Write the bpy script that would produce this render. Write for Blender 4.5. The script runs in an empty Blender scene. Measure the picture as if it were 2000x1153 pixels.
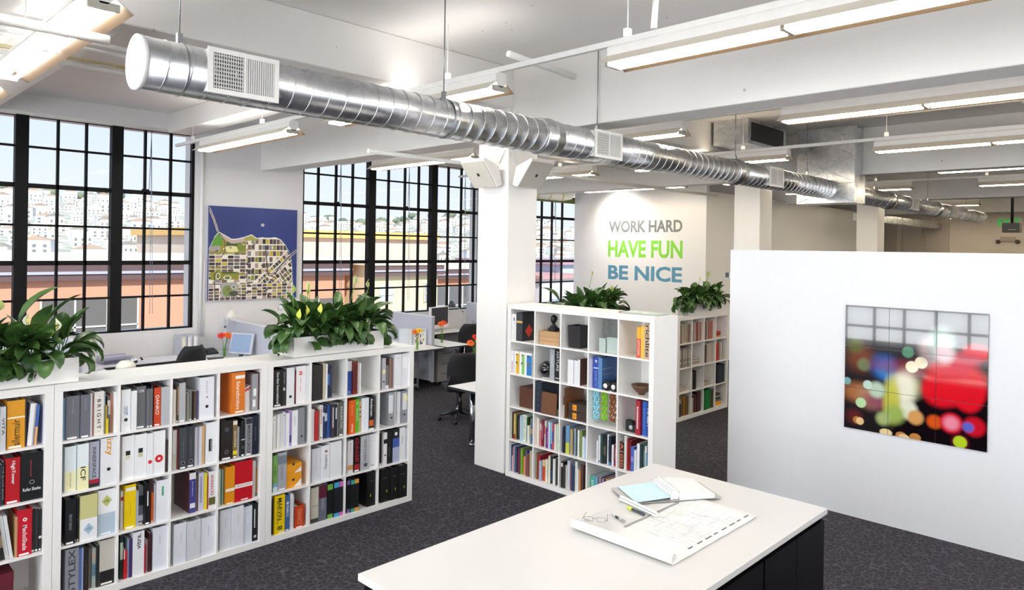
import bpy, math, random
import numpy as np
from mathutils import Vector, Matrix
SC = bpy.context.scene
COL = SC.collection
PI = math.pi
rad = math.radians

# ------------------------------------------------------------------ camera, sky, sun, window light and fill, exposure
YAW, ROLL, CAMH = 0.7727, 0.0152, 2.4402
fw = Vector((math.cos(YAW), math.sin(YAW), 0)); rt = Vector((math.sin(YAW), -math.cos(YAW), 0)); up = Vector((0, 0, 1))
cr, sr = math.cos(ROLL), math.sin(ROLL)
cx_ = rt * cr + up * sr
cy_ = up * cr - rt * sr
cd = bpy.data.cameras.new('camera'); cam = bpy.data.objects.new('camera', cd); COL.objects.link(cam)
M = Matrix.Identity(4)
for i in range(3):
    M[i][0] = cx_[i]; M[i][1] = cy_[i]; M[i][2] = -fw[i]
M[2][3] = CAMH
cam.matrix_world = M
cd.sensor_width = 36; cd.lens = 1384.247 / 2000 * 36; cd.shift_y = -(576.5 - 484.69) / 2000
cd.clip_start = 0.05; cd.clip_end = 3000
SC.camera = cam

def lin(h):
    v = [int(h[i:i + 2], 16) / 255 for i in (0, 2, 4)]
    return tuple(((c + .055) / 1.055) ** 2.4 if c > .04045 else c / 12.92 for c in v)

w = bpy.data.worlds.new('sky'); SC.world = w; w.use_nodes = True
nt = w.node_tree; nt.nodes.clear()
wo = nt.nodes.new('ShaderNodeOutputWorld'); bg = nt.nodes.new('ShaderNodeBackground')
tc = nt.nodes.new('ShaderNodeTexCoord'); sx = nt.nodes.new('ShaderNodeSeparateXYZ'); rp = nt.nodes.new('ShaderNodeValToRGB')
nt.links.new(tc.outputs['Generated'], sx.inputs[0]); nt.links.new(sx.outputs['Z'], rp.inputs[0])
rp.color_ramp.elements[0].position = 0.0; rp.color_ramp.elements[0].color = (*lin('EAF2FB'), 1)
rp.color_ramp.elements[1].position = 0.35; rp.color_ramp.elements[1].color = (*lin('BCD6F8'), 1)
nt.links.new(rp.outputs[0], bg.inputs[0]); bg.inputs[1].default_value = .66
nt.links.new(bg.outputs[0], wo.inputs[0])

def sun(direction, strength, color):
    l = bpy.data.lights.new('sun', 'SUN'); l.energy = strength; l.color = color; l.angle = rad(.6)
    o = bpy.data.objects.new('sun', l); COL.objects.link(o)
    o.rotation_euler = Vector(direction).to_track_quat('-Z', 'Y').to_euler(); o.location = (0, -30, 40)
sun((.30, .72, -.62), 2.75, (1, .95, .86))

def area_light(name, loc, direction, sx_, sy_, power, color=(1, .98, .95)):
    l = bpy.data.lights.new(name, 'AREA'); l.shape = 'RECTANGLE'; l.size = sx_; l.size_y = sy_; l.energy = power; l.color = color
    o = bpy.data.objects.new(name, l); COL.objects.link(o); o.location = loc
    o.rotation_euler = Vector(direction).to_track_quat('-Z', 'Y').to_euler()
    return o
# west panel: light of the windows behind the photographer; south panel: added fill
area_light('daylight_west', (-5.35, 3.2, 2.15), (1, 0, 0), 9.5, 3.8, 610, (.93, .965, 1))
area_light('south_fill', (2.5, -6.8, 2.55), (0, 1, 0), 13.0, 2.9, 165, (.97, .98, 1))  # added soft fill in front of a solid wall, no window here

SC.view_settings.view_transform = 'Standard'; SC.view_settings.look = 'None'
SC.view_settings.gamma = 1; SC.view_settings.use_curve_mapping = False
SC.view_settings.exposure = 0.78
cy = SC.cycles
cy.max_bounces = 10; cy.diffuse_bounces = 6; cy.glossy_bounces = 4; cy.transmission_bounces = 6; cy.transparent_max_bounces = 12
cy.caustics_reflective = False; cy.caustics_refractive = False; cy.sample_clamp_indirect = 6
cy.use_denoising = True

# ------------------------------------------------------------------ materials
MC = {}
def newmat(name):
    m = bpy.data.materials.new(name); m.use_nodes = True
    return m, m.node_tree, m.node_tree.nodes['Principled BSDF']

def mat(h, rough=.5, metal=0.0, var=.05, scale=14.0, bump=0.0, spec=.5, emit=0.0, coat=0.0):
    """plain coloured surface with a little procedural unevenness"""
    k = (h, rough, metal, var, scale, bump, spec, emit, coat)
    if k in MC: return MC[k]
    m, t, p = newmat('surface_' + h); c = lin(h)
    p.inputs['Roughness'].default_value = rough; p.inputs['Metallic'].default_value = metal
    p.inputs['Specular IOR Level'].default_value = spec; p.inputs['Coat Weight'].default_value = coat
    nz = t.nodes.new('ShaderNodeTexNoise'); nz.inputs['Scale'].default_value = scale; nz.inputs['Detail'].default_value = 3
    co = t.nodes.new('ShaderNodeTexCoord'); t.links.new(co.outputs['Object'], nz.inputs['Vector'])
    mx = t.nodes.new('ShaderNodeMix'); mx.data_type = 'RGBA'
    mx.inputs[6].default_value = (*[v * (1 - var) for v in c], 1); mx.inputs[7].default_value = (*[min(1, v * (1 + var)) for v in c], 1)
    t.links.new(nz.outputs[0], mx.inputs[0]); t.links.new(mx.outputs[2], p.inputs['Base Color'])
    if bump:
        b = t.nodes.new('ShaderNodeBump'); b.inputs['Strength'].default_value = bump; b.inputs['Distance'].default_value = .01
        t.links.new(nz.outputs[0], b.inputs['Height']); t.links.new(b.outputs[0], p.inputs['Normal'])
    if emit:
        p.inputs['Emission Color'].default_value = (*c, 1); p.inputs['Emission Strength'].default_value = emit
    MC[k] = m
    return m

def attr_mat(name, attr, rough=.4, coat=0.0, spec=.5):
    m, t, p = newmat(name)
    a = t.nodes.new('ShaderNodeAttribute'); a.attribute_name = attr
    t.links.new(a.outputs['Color'], p.inputs['Base Color']); p.inputs['Roughness'].default_value = rough
    p.inputs['Coat Weight'].default_value = coat; p.inputs['Coat Roughness'].default_value = .02; p.inputs['Specular IOR Level'].default_value = spec
    return m

def carpet_mat():
    m, t, p = newmat('patterned_carpet')
    co = t.nodes.new('ShaderNodeTexCoord')
    nz = t.nodes.new('ShaderNodeTexNoise'); nz.inputs['Scale'].default_value = 9; nz.inputs['Detail'].default_value = 2
    va = t.nodes.new('ShaderNodeVectorMath'); va.operation = 'MULTIPLY_ADD'
    va.inputs[1].default_value = (.3, .3, 0); t.links.new(nz.outputs['Color'], va.inputs[0]); t.links.new(co.outputs['Object'], va.inputs[2])
    vo = t.nodes.new('ShaderNodeTexVoronoi'); vo.feature = 'DISTANCE_TO_EDGE'; vo.inputs['Scale'].default_value = 21
    t.links.new(va.outputs[0], vo.inputs['Vector'])
    r1 = t.nodes.new('ShaderNodeValToRGB'); r1.color_ramp.elements[0].color = (1, 1, 1, 1); r1.color_ramp.elements[1].color = (0, 0, 0, 1)
    r1.color_ramp.elements[0].position = .02; r1.color_ramp.elements[1].position = .1
    t.links.new(vo.outputs['Distance'], r1.inputs[0])
    n2 = t.nodes.new('ShaderNodeTexNoise'); n2.inputs['Scale'].default_value = 160; n2.inputs['Detail'].default_value = 2
    n3 = t.nodes.new('ShaderNodeTexNoise'); n3.inputs['Scale'].default_value = 14
    t.links.new(co.outputs['Object'], n2.inputs['Vector']); t.links.new(co.outputs['Object'], n3.inputs['Vector'])
    mu = t.nodes.new('ShaderNodeMath'); mu.operation = 'MULTIPLY'; t.links.new(r1.outputs[0], mu.inputs[0]); t.links.new(n3.outputs[0], mu.inputs[1])
    ad = t.nodes.new('ShaderNodeMath'); ad.operation = 'MULTIPLY_ADD'; ad.inputs[1].default_value = .6
    t.links.new(n2.outputs[0], ad.inputs[0]); t.links.new(mu.outputs[0], ad.inputs[2])
    r2 = t.nodes.new('ShaderNodeValToRGB'); e = r2.color_ramp.elements
    e[0].position = .15; e[0].color = (*lin('2B2A2F'), 1); e[1].position = 1.0; e[1].color = (*lin('57555D'), 1)
    t.links.new(ad.outputs[0], r2.inputs[0]); t.links.new(r2.outputs[0], p.inputs['Base Color'])
    p.inputs['Roughness'].default_value = .95; p.inputs['Specular IOR Level'].default_value = .15
    b = t.nodes.new('ShaderNodeBump'); b.inputs['Strength'].default_value = .5; b.inputs['Distance'].default_value = .004
    t.links.new(n2.outputs[0], b.inputs['Height']); t.links.new(b.outputs[0], p.inputs['Normal'])
    return m

def concrete_mat(name, h, spots=True):
    m, t, p = newmat(name); c = lin(h)
    co = t.nodes.new('ShaderNodeTexCoord')
    n1 = t.nodes.new('ShaderNodeTexNoise'); n1.inputs['Scale'].default_value = 1.7; n1.inputs['Detail'].default_value = 6
    n2 = t.nodes.new('ShaderNodeTexNoise'); n2.inputs['Scale'].default_value = 30; n2.inputs['Detail'].default_value = 5
    for n in (n1, n2): t.links.new(co.outputs['Object'], n.inputs['Vector'])
    mx = t.nodes.new('ShaderNodeMix'); mx.data_type = 'RGBA'
    mx.inputs[6].default_value = (*[v * .94 for v in c], 1); mx.inputs[7].default_value = (*[min(1, v * 1.05) for v in c], 1)
    t.links.new(n1.outputs[0], mx.inputs[0]); src = mx.outputs[2]
    if spots:
        vo = t.nodes.new('ShaderNodeTexVoronoi'); vo.inputs['Scale'].default_value = 3.2; t.links.new(co.outputs['Object'], vo.inputs['Vector'])
        r = t.nodes.new('ShaderNodeValToRGB'); r.color_ramp.elements[0].position = .035; r.color_ramp.elements[0].color = (.28, .26, .24, 1)
        r.color_ramp.elements[1].position = .05; r.color_ramp.elements[1].color = (1, 1, 1, 1)
        t.links.new(vo.outputs['Distance'], r.inputs[0])
        m2 = t.nodes.new('ShaderNodeMix'); m2.data_type = 'RGBA'; m2.blend_type = 'MULTIPLY'; m2.inputs[0].default_value = .5
        t.links.new(src, m2.inputs[6]); t.links.new(r.outputs[0], m2.inputs[7]); src = m2.outputs[2]
    t.links.new(src, p.inputs['Base Color']); p.inputs['Roughness'].default_value = .6
    b = t.nodes.new('ShaderNodeBump'); b.inputs['Strength'].default_value = .18; b.inputs['Distance'].default_value = .01
    t.links.new(n2.outputs[0], b.inputs['Height']); t.links.new(b.outputs[0], p.inputs['Normal'])
    return m

def galv_mat():
    m, t, p = newmat('galvanised_steel')
    co = t.nodes.new('ShaderNodeTexCoord')
    vo = t.nodes.new('ShaderNodeTexVoronoi'); vo.inputs['Scale'].default_value = 22
    nz = t.nodes.new('ShaderNodeTexNoise'); nz.inputs['Scale'].default_value = 3; nz.inputs['Detail'].default_value = 5
    for n in (vo, nz): t.links.new(co.outputs['Object'], n.inputs['Vector'])
    mx = t.nodes.new('ShaderNodeMix'); mx.data_type = 'RGBA'; mx.inputs[6].default_value = (.62, .63, .65, 1); mx.inputs[7].default_value = (.8, .81, .83, 1)
    t.links.new(vo.outputs['Color'], mx.inputs[0]); t.links.new(mx.outputs[2], p.inputs['Base Color'])
    mr = t.nodes.new('ShaderNodeMapRange'); mr.inputs['To Min'].default_value = .2; mr.inputs['To Max'].default_value = .36
    t.links.new(nz.outputs[0], mr.inputs[0]); t.links.new(mr.outputs[0], p.inputs['Roughness'])
    p.inputs['Metallic'].default_value = 1
    return m

def wood_mat(name, a, b_, sc=(3, 30, 30)):
    m, t, p = newmat(name)
    co = t.nodes.new('ShaderNodeTexCoord'); mp = t.nodes.new('ShaderNodeMapping'); mp.inputs['Scale'].default_value = sc
    nz = t.nodes.new('ShaderNodeTexNoise'); nz.inputs['Scale'].default_value = 2; nz.inputs['Detail'].default_value = 6
    t.links.new(co.outputs['Object'], mp.inputs[0]); t.links.new(mp.outputs[0], nz.inputs['Vector'])
    mx = t.nodes.new('ShaderNodeMix'); mx.data_type = 'RGBA'; mx.inputs[6].default_value = (*lin(a), 1); mx.inputs[7].default_value = (*lin(b_), 1)
    t.links.new(nz.outputs[0], mx.inputs[0]); t.links.new(mx.outputs[2], p.inputs['Base Color']); p.inputs['Roughness'].default_value = .5
    return m

def glass_mat(name='window_pane_glass', tint=(1, 1, 1), refl=.06):
    m, t, p = newmat(name); t.nodes.remove(p)
    tr = t.nodes.new('ShaderNodeBsdfTransparent'); tr.inputs[0].default_value = (*tint, 1)
    gl = t.nodes.new('ShaderNodeBsdfGlossy'); gl.inputs['Roughness'].default_value = .02
    fr = t.nodes.new('ShaderNodeLayerWeight'); fr.inputs[0].default_value = .12
    mu = t.nodes.new('ShaderNodeMath'); mu.operation = 'MULTIPLY'; mu.inputs[1].default_value = refl * 4
    mx = t.nodes.new('ShaderNodeMixShader'); t.links.new(fr.outputs['Facing'], mu.inputs[0]); t.links.new(mu.outputs[0], mx.inputs[0])
    t.links.new(tr.outputs[0], mx.inputs[1]); t.links.new(gl.outputs[0], mx.inputs[2])
    t.links.new(mx.outputs[0], t.nodes['Material Output'].inputs[0])
    return m

def leaf_mat():
    m, t, p = newmat('lily_leaf')
    co = t.nodes.new('ShaderNodeTexCoord'); nz = t.nodes.new('ShaderNodeTexNoise'); nz.inputs['Scale'].default_value = 9
    t.links.new(co.outputs['Object'], nz.inputs['Vector'])
    r = t.nodes.new('ShaderNodeValToRGB'); e = r.color_ramp.elements
    e[0].position = .3; e[0].color = (*lin('284A20'), 1); e[1].position = .75; e[1].color = (*lin('587C3E'), 1)
    t.links.new(nz.outputs[0], r.inputs[0]); t.links.new(r.outputs[0], p.inputs['Base Color']); p.inputs['Roughness'].default_value = .35
    return m

def emit_mat(name, col, s):
    m, t, p = newmat(name); p.inputs['Base Color'].default_value = (.8, .8, .8, 1)
    p.inputs['Emission Color'].default_value = (*col, 1); p.inputs['Emission Strength'].default_value = s
    return m

WHITE = mat('F3F2F0', .38, var=.015)            # lacquered board
WALLW = mat('F2F2F3', .7, var=.015, bump=.04)   # painted plaster
CONC = concrete_mat('painted_concrete', 'F1EFEC')
PIERC = concrete_mat('painted_pier', 'E2E1E2', False)
COLW = mat('F3F2F0', .6, var=.01, bump=.05)
CARPET = carpet_mat(); GALV = galv_mat(); GLASS = glass_mat(); LEAF = leaf_mat()
BLACKFR = mat('0A0B0D', .55, spec=.2)
RAILW = mat('F0EFEC', .45); DARK = mat('16161A', .45); CHROME = mat('D5D8DC', .12, 1.0)
GREYPANEL = mat('C2C5D2', .7, bump=.05); TUBE = emit_mat('lit_tube', (1, .955, .89), 23.0); TUBE_WARM = emit_mat('warm_lit_tube', (1, .86, .64), 19.0)
PAPER = mat('F0F0EE', .8); PAGES = mat('DEDDDA', .85, var=.12, scale=90)

# ------------------------------------------------------------------ mesh builder
class MB:
    def __init__(s): s.v = []; s.f = []; s.m = []; s.s = []
    def add(s, vs, fs, mi=0, sm=False):
        o = len(s.v); s.v += [tuple(v) for v in vs]
        for f in fs: s.f.append(tuple(i + o for i in f)); s.m.append(mi); s.s.append(sm)
        return s
    def box(s, x0, x1, y0, y1, z0, z1, mi=0):
        v = [(x0, y0, z0), (x1, y0, z0), (x1, y1, z0), (x0, y1, z0), (x0, y0, z1), (x1, y0, z1), (x1, y1, z1), (x0, y1, z1)]
        return s.add(v, [(3, 2, 1, 0), (4, 5, 6, 7), (0, 1, 5, 4), (1, 2, 6, 5), (2, 3, 7, 6), (3, 0, 4, 7)], mi)
    def frame(s, p, q):
        p, q = Vector(p), Vector(q); d = (q - p).normalized()
        a = Vector((0, 0, 1)) if abs(d.z) < .9 else Vector((1, 0, 0))
        u = d.cross(a).normalized(); return p, q, u, d.cross(u).normalized()
    def bar(s, p, q, wd, ht, mi=0):
        p, q, u, v = s.frame(p, q); c = [(-1, -1), (1, -1), (1, 1), (-1, 1)]
        vs = [e + u * (wd / 2 * a) + v * (ht / 2 * b) for e in (p, q) for a, b in c]
        return s.add(vs, [(0, 1, 2, 3), (7, 6, 5, 4), (0, 4, 5, 1), (1, 5, 6, 2), (2, 6, 7, 3), (3, 7, 4, 0)], mi)
    def tube(s, pts, r, n=10, mi=0, caps=True):
        pts = [Vector(p) for p in pts]; rs = r if isinstance(r, (list, tuple)) else [r] * len(pts)
        rings = []; pu = None
        for i, p in enumerate(pts):
            d = (pts[min(i + 1, len(pts) - 1)] - pts[max(i - 1, 0)]).normalized()
            if pu is None:
                a = Vector((0, 0, 1)) if abs(d.z) < .9 else Vector((1, 0, 0)); u = d.cross(a).normalized()
            else:
                u = (pu - d * pu.dot(d)).normalized()
            pu = u; v = d.cross(u)
            rings.append([p + (u * math.cos(2 * PI * k / n) + v * math.sin(2 * PI * k / n)) * rs[i] for k in range(n)])
        o = len(s.v); s.v += [tuple(q) for rg in rings for q in rg]
        for i in range(len(pts) - 1):
            for k in range(n):
                a = o + i * n + k; b = o + i * n + (k + 1) % n
                s.f.append((a, b, b + n, a + n)); s.m.append(mi); s.s.append(True)
        if caps:
            s.f.append(tuple(o + k for k in range(n))[::-1]); s.m.append(mi); s.s.append(False)
            e = o + (len(pts) - 1) * n; s.f.append(tuple(e + k for k in range(n))); s.m.append(mi); s.s.append(False)
        return s
    def lathe(s, prof, c=(0, 0, 0), n=20, mi=0, axis='z'):
        o = len(s.v)
        for r, h in prof:
            for k in range(n):
                a = 2 * PI * k / n; x, y = r * math.cos(a), r * math.sin(a)
                q = (x, y, h) if axis == 'z' else ((h, x, y) if axis == 'x' else (y, h, x))
                s.v.append((q[0] + c[0], q[1] + c[1], q[2] + c[2]))
        for i in range(len(prof) - 1):
            for k in range(n):
                a = o + i * n + k; b = o + i * n + (k + 1) % n
                s.f.append((a, b, b + n, a + n)); s.m.append(mi); s.s.append(True)
        for i, rev in ((0, True), (len(prof) - 1, False)):
            if prof[i][0] > 1e-5:
                t = tuple(o + i * n + k for k in range(n)); s.f.append(t[::-1] if rev else t); s.m.append(mi); s.s.append(False)
        return s
    def prism(s, pts, axis, a, b, mi=0):
        """pts: outline in the plane across AXIS; extruded from a to b"""
        def P(u, v, t): return {'x': (t, u, v), 'y': (u, t, v), 'z': (u, v, t)}[axis]
        n = len(pts); vs = [P(u, v, a) for u, v in pts] + [P(u, v, b) for u, v in pts]
        fs = [tuple(range(n))[::-1], tuple(range(n, 2 * n))] + [(i, (i + 1) % n, n + (i + 1) % n, n + i) for i in range(n)]
        return s.add(vs, fs, mi)
    def blob(s, c, r, seed=0, mi=0, n=(8, 6), jit=.15):
        rnd = random.Random(seed); pr = []; o = len(s.v); N, L = n
        for j in range(L + 1):
            th = PI * j / L
            for k in range(N):
                q = 1 + rnd.uniform(-jit, jit); a = 2 * PI * k / N
                s.v.append((c[0] + r[0] * q * math.sin(th) * math.cos(a), c[1] + r[1] * q * math.sin(th) * math.sin(a), c[2] + r[2] * q * math.cos(th)))
        for j in range(L):
            for k in range(N):
                a = o + j * N + k; b = o + j * N + (k + 1) % N
                s.f.append((a, a + N, b + N, b)); s.m.append(mi); s.s.append(True)
        return s
    def mesh(s, name, mats):
        me = bpy.data.meshes.new(name); me.from_pydata(s.v, [], s.f); me.update()
        for m in (mats if isinstance(mats, (list, tuple)) else [mats]): me.materials.append(m)
        me.polygons.foreach_set('material_index', s.m); me.polygons.foreach_set('use_smooth', s.s)
        return me
    def build(s, name, mats, parent=None, loc=None, bevel=0, kind=None, label=None):
        o = bpy.data.objects.new(name, s.mesh(name, mats)); COL.objects.link(o)
        if parent: o.parent = parent
        if loc: o.location = loc
        if bevel:
            b = o.modifiers.new('edge', 'BEVEL'); b.width = bevel; b.segments = 2; b.limit_method = 'ANGLE'
        if kind: o['kind'] = kind
        if label: o['label'] = label
        return o

def tag(o, label, cat, group=None):
    o['label'] = label; o['category'] = cat
    if group: o['group'] = group
    return o
def thing(name, label, cat, loc=(0, 0, 0), rz=0.0, group=None):
    o = bpy.data.objects.new(name, None); COL.objects.link(o); o.location = loc; o.rotation_euler = (0, 0, rz); o.empty_display_size = .1
    return tag(o, label, cat, group)
def copy_tree(o, parent=None):
    c = o.copy(); COL.objects.link(c); c.parent = parent
    for ch in list(o.children): copy_tree(ch, c)
    return c
def dup(o, loc, rz=0.0, label=None):
    c = copy_tree(o); c.location = loc; c.rotation_euler = (0, 0, rz)
    if label: c['label'] = label
    return c

TM = {}
def text_geo(txt, bold=0.0):
    """outline of a word as triangles, scaled to a unit box"""
    k = (txt, bold)
    if k not in TM:
        c = bpy.data.curves.new('word', 'FONT'); c.body = txt; c.resolution_u = 3; c.offset = bold
        o = bpy.data.objects.new('word', c); COL.objects.link(o)
        bpy.context.view_layer.update()
        me = bpy.data.meshes.new_from_object(o)
        vs = np.array([v.co[:2] for v in me.vertices]); fs = [tuple(p.vertices) for p in me.polygons]
        bpy.data.objects.remove(o); bpy.data.curves.remove(c); bpy.data.meshes.remove(me)
        lo, hi = vs.min(0), vs.max(0); TM[k] = ((vs - lo) / (hi - lo), fs, (hi - lo)[0] / (hi - lo)[1])
    return TM[k]
def put_text(mb, txt, org, ax, ay, mi=0, bold=0.0):
    """word stretched over the parallelogram org, org+ax, org+ay"""
    uv, fs, _ = text_geo(txt, bold); org, ax, ay = Vector(org), Vector(ax), Vector(ay)
    mb.add([org + ax * u + ay * v for u, v in uv], fs, mi)
def color_grid(name, nx, ny, cols, place, mats, parent=None, attr='print'):
    """grid of quads with a colour per quad; cols[ny][nx] linear rgb, row 0 at the bottom; place(u,v)->point"""
    vs = [place(i / nx, j / ny) for j in range(ny + 1) for i in range(nx + 1)]
    fs = [(j * (nx + 1) + i, j * (nx + 1) + i + 1, (j + 1) * (nx + 1) + i + 1, (j + 1) * (nx + 1) + i) for j in range(ny) for i in range(nx)]
    me = bpy.data.meshes.new(name); me.from_pydata(vs, [], fs); me.update()
    at = me.color_attributes.new(attr, 'FLOAT_COLOR', 'CORNER')
    a = np.ones((ny * nx, 4, 4), np.float32); a[:, :, :3] = np.asarray(cols, np.float32).reshape(-1, 1, 3)
    at.data.foreach_set('color', a.ravel()); me.materials.append(mats)
    o = bpy.data.objects.new(name, me); COL.objects.link(o)
    if parent: o.parent = parent
    return o

# ------------------------------------------------------------------ the room
def struct(name, mb, m, bevel=0): return mb.build(name, m, kind='structure', bevel=bevel)
ZS = 4.39                                   # underside of the slab
struct('floor', MB().box(-5.5, 27.6, -7, 11.6, -.3, 0), CARPET)
struct('ceiling', MB().box(-5.8, 27.8, -7.3, 11.6, ZS, 4.75), CONC)
struct('wall_west', MB().box(-5.8, -5.5, -7.3, 11.6, 0, ZS), WALLW)
struct('wall_south', MB().box(-5.5, 27.6, -7.3, -7, 0, ZS), WALLW)
struct('wall_east', MB().box(27.3, 27.6, -7, 11.2, 0, ZS), mat('DDD2C4', .7, var=.03))
WINS = [(1.05, 4.43), (6.27, 10.55), (12.2, 16.4)]
wn = MB(); wn.box(-5.5, 27.6, 11.2, 11.6, 0, 1.13); wn.box(-5.5, 27.6, 11.2, 11.6, 4.12, ZS)
xs = -5.5
for a, b in WINS: wn.box(xs, a, 11.2, 11.6, 1.13, 4.12); xs = b
wn.box(xs, 27.6, 11.2, 11.6, 1.13, 4.12)
struct('wall_north', wn, PIERC)
# concrete frame: girders across the building, beams along it, columns
for i, gx in enumerate((-.65, 5.49, 11.66, 17.7, 23.8)):
    struct('ceiling_beam' if not i else f'ceiling_beam.{i:03d}', MB().box(gx, gx + (.36 if i != 2 else .3), -7, 11.2, 3.66, ZS), CONC, .012)
for i, (a, b) in enumerate(((-.29, 5.49), (5.85, 11.66), (11.96, 17.7), (18.06, 23.8))):
    struct(f'ceiling_beam.{i + 10:03d}', MB().box(a, b, 5.36, 5.67, 3.95, ZS), CONC, .012)
k = 31
for jx in (1.5, 4.02, 7.2, 8.7, 10.2):
    struct(f'ceiling_beam.{k:03d}', MB().box(jx, jx + .34, 5.67, 11.2, 4.1, ZS), CONC, .012); k += 1
for jx in (7.6, 9.6, 13.4, 15.4, 19.4, 21.4):
    struct(f'ceiling_beam.{k:03d}', MB().box(jx, jx + .2, -6, 3.5, 4.2, ZS), CONC, .012); k += 1
for i, cxx in enumerate((5.43, 11.5, 17.57)):
    struct('column' if not i else f'column.{i:03d}', MB().box(cxx, cxx + .47, 5.37, 5.84, 0, ZS), COLW, .012)
# low office partition with the light-blur picture, and the enclosed room behind
struct('wall_partition', MB().box(6.93, 7.05, -6.9, 3.55, 0, 2.457), mat('E9EBF0', .7, var=.015, bump=.04))
struct('wall_slogan', MB().box(13.7, 13.82, 7.586, 11.2, 0, 3.86), WALLW)
struct('wall_room', MB().box(13.82, 24.5, 7.586, 7.7, 0, 3.72), WALLW)
far = mat('C8BCAE', .7)
for i, (y0, y1) in enumerate(((8.1, 7.72), (7.5, 6.9), (6.8, 6.1))):
    struct(f'trim_{i + 5}', MB().box(27.2, 27.3, min(y0, y1), max(y0, y1), 0, 3.5), far)

# windows: black steel sashes
ZR = [1.13, 1.635, 2.14, 2.65, 3.18, 3.70, 4.12]
def window(n, x0, x1, mull, bars, y=11.26, roll=None):
    r = bpy.data.objects.new(f'window_{n}', None); COL.objects.link(r); r['kind'] = 'structure'; r.location = ((x0 + x1) / 2, y, 1.13)
    ox = (x0 + x1) / 2
    f = MB()
    for x in mull: f.box(x - .075 - ox, x + .075 - ox, -.05, .07, 0, 2.99)
    for x in (x0 + .02, x1 - .02): f.box(x - .02 - ox, x + .02 - ox, -.03, .05, 0, 2.99)
    for x in bars: f.box(x - .016 - ox, x + .016 - ox, -.02, .03, 0, 2.99)
    for i, z in enumerate(ZR):
        h = .03 if i in (2, 4) else (.022 if i in (0, 6) else .014)
        f.box(x0 - ox, x1 - ox, -.02, .035, z - 1.13 - h, z - 1.13 + h)
    f.build('window_frame', BLACKFR, r)
    g = MB(); g.add([(x0 - ox, .012, 0), (x1 - ox, .012, 0), (x1 - ox, .012, 2.99), (x0 - ox, .012, 2.99)], [(0, 1, 2, 3)]); g.build('window_glass', GLASS, r)
    h = MB()
    for x in bars[1::3]:
        h.box(x - .05 - ox, x + .05 - ox, -.045, -.02, 3.19 - 1.13, 3.23 - 1.13); h.tube([(x + .05 - ox, -.03, 2.1), (x + .07 - ox, -.05, 2.97)], .004, 5)
    h.build('window_latch', BLACKFR, r)
    c = MB()
    for x in bars[1::3]: c.tube([(x + .08 - ox, -.04, .25), (x + .07 - ox, -.04, 2.98)], .004, 5); c.tube([(x + .12 - ox, -.04, .25), (x + .07 - ox, -.04, 2.98)], .004, 5)
    c.build('window_cord', mat('8A94A8', .6), r)
    s = MB().tube([(x0 - ox, -.03, 3.01), (x1 - ox, -.03, 3.01)], .035, 12); s.build('blind_roller', RAILW, r)
    if roll: MB().box(x0 - ox, x1 - ox, -.06, -.02, roll - 1.13, roll - 1.13 + .12).build('green_rail', mat('6A7238', .5), r)
window(1, *WINS[0], [2.18, 3.335], [1.43, 1.78, 2.60, 2.945, 3.72, 4.085])
window(2, *WINS[1], [7.72, 9.23], [6.60, 6.96, 7.31, 8.117, 8.508, 8.851, 9.63, 9.99, 10.36])
window(3, *WINS[2], [14.0], [12.55, 12.92, 13.30, 14.5, 15, 15.5], roll=3.56)
# window behind the photographer, only met in reflections
wb = MB()
for k in range(15): wb.box(-5.3, -5.24, -1.6 + k * .68 - .03, -1.6 + k * .68 + .03, 0, 4.0)
for z in (.1, .6, 1.1, 1.62, 2.14, 2.65, 3.18, 3.7, 4.0): wb.box(-5.3, -5.24, -1.6, 8, z - .03, z + .03)
struct('window_4', wb, BLACKFR)
# conduit down the pier beside window 1
struct('trim_1', MB().tube([(4.52, 11.17, 1.0), (4.52, 11.17, 4.1)], .022, 10).tube([(4.58, 11.18, .98), (4.58, 11.18, 2.2)], .008, 8), WALLW)

# slogan on the wall
t = thing('wall_slogan_lettering', 'three-line slogan WORK HARD HAVE FUN BE NICE painted on the white end wall', 'sign', (13.69, 9.15, 2.4))
for nm, y0, y1, z0, z1, c, s in (('WORK HARD', 10.147, 8.158, 2.845, 3.12, '85888C', 'grey top line'), ('HAVE FUN', 10.155, 8.145, 2.262, 2.66, '8FDC4E', 'lime green middle line'), ('BE NICE', 10.144, 8.15, 1.735, 2.075, '5E9AB8', 'blue bottom line')):
    m = MB(); put_text(m, nm, (.007, y0 - 9.15, z0 - 2.4), (0, y1 - y0, 0), (0, 0, z1 - z0), 0, .03)
    m.build('lettering_line', mat(c, .5), t, label=s)

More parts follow.
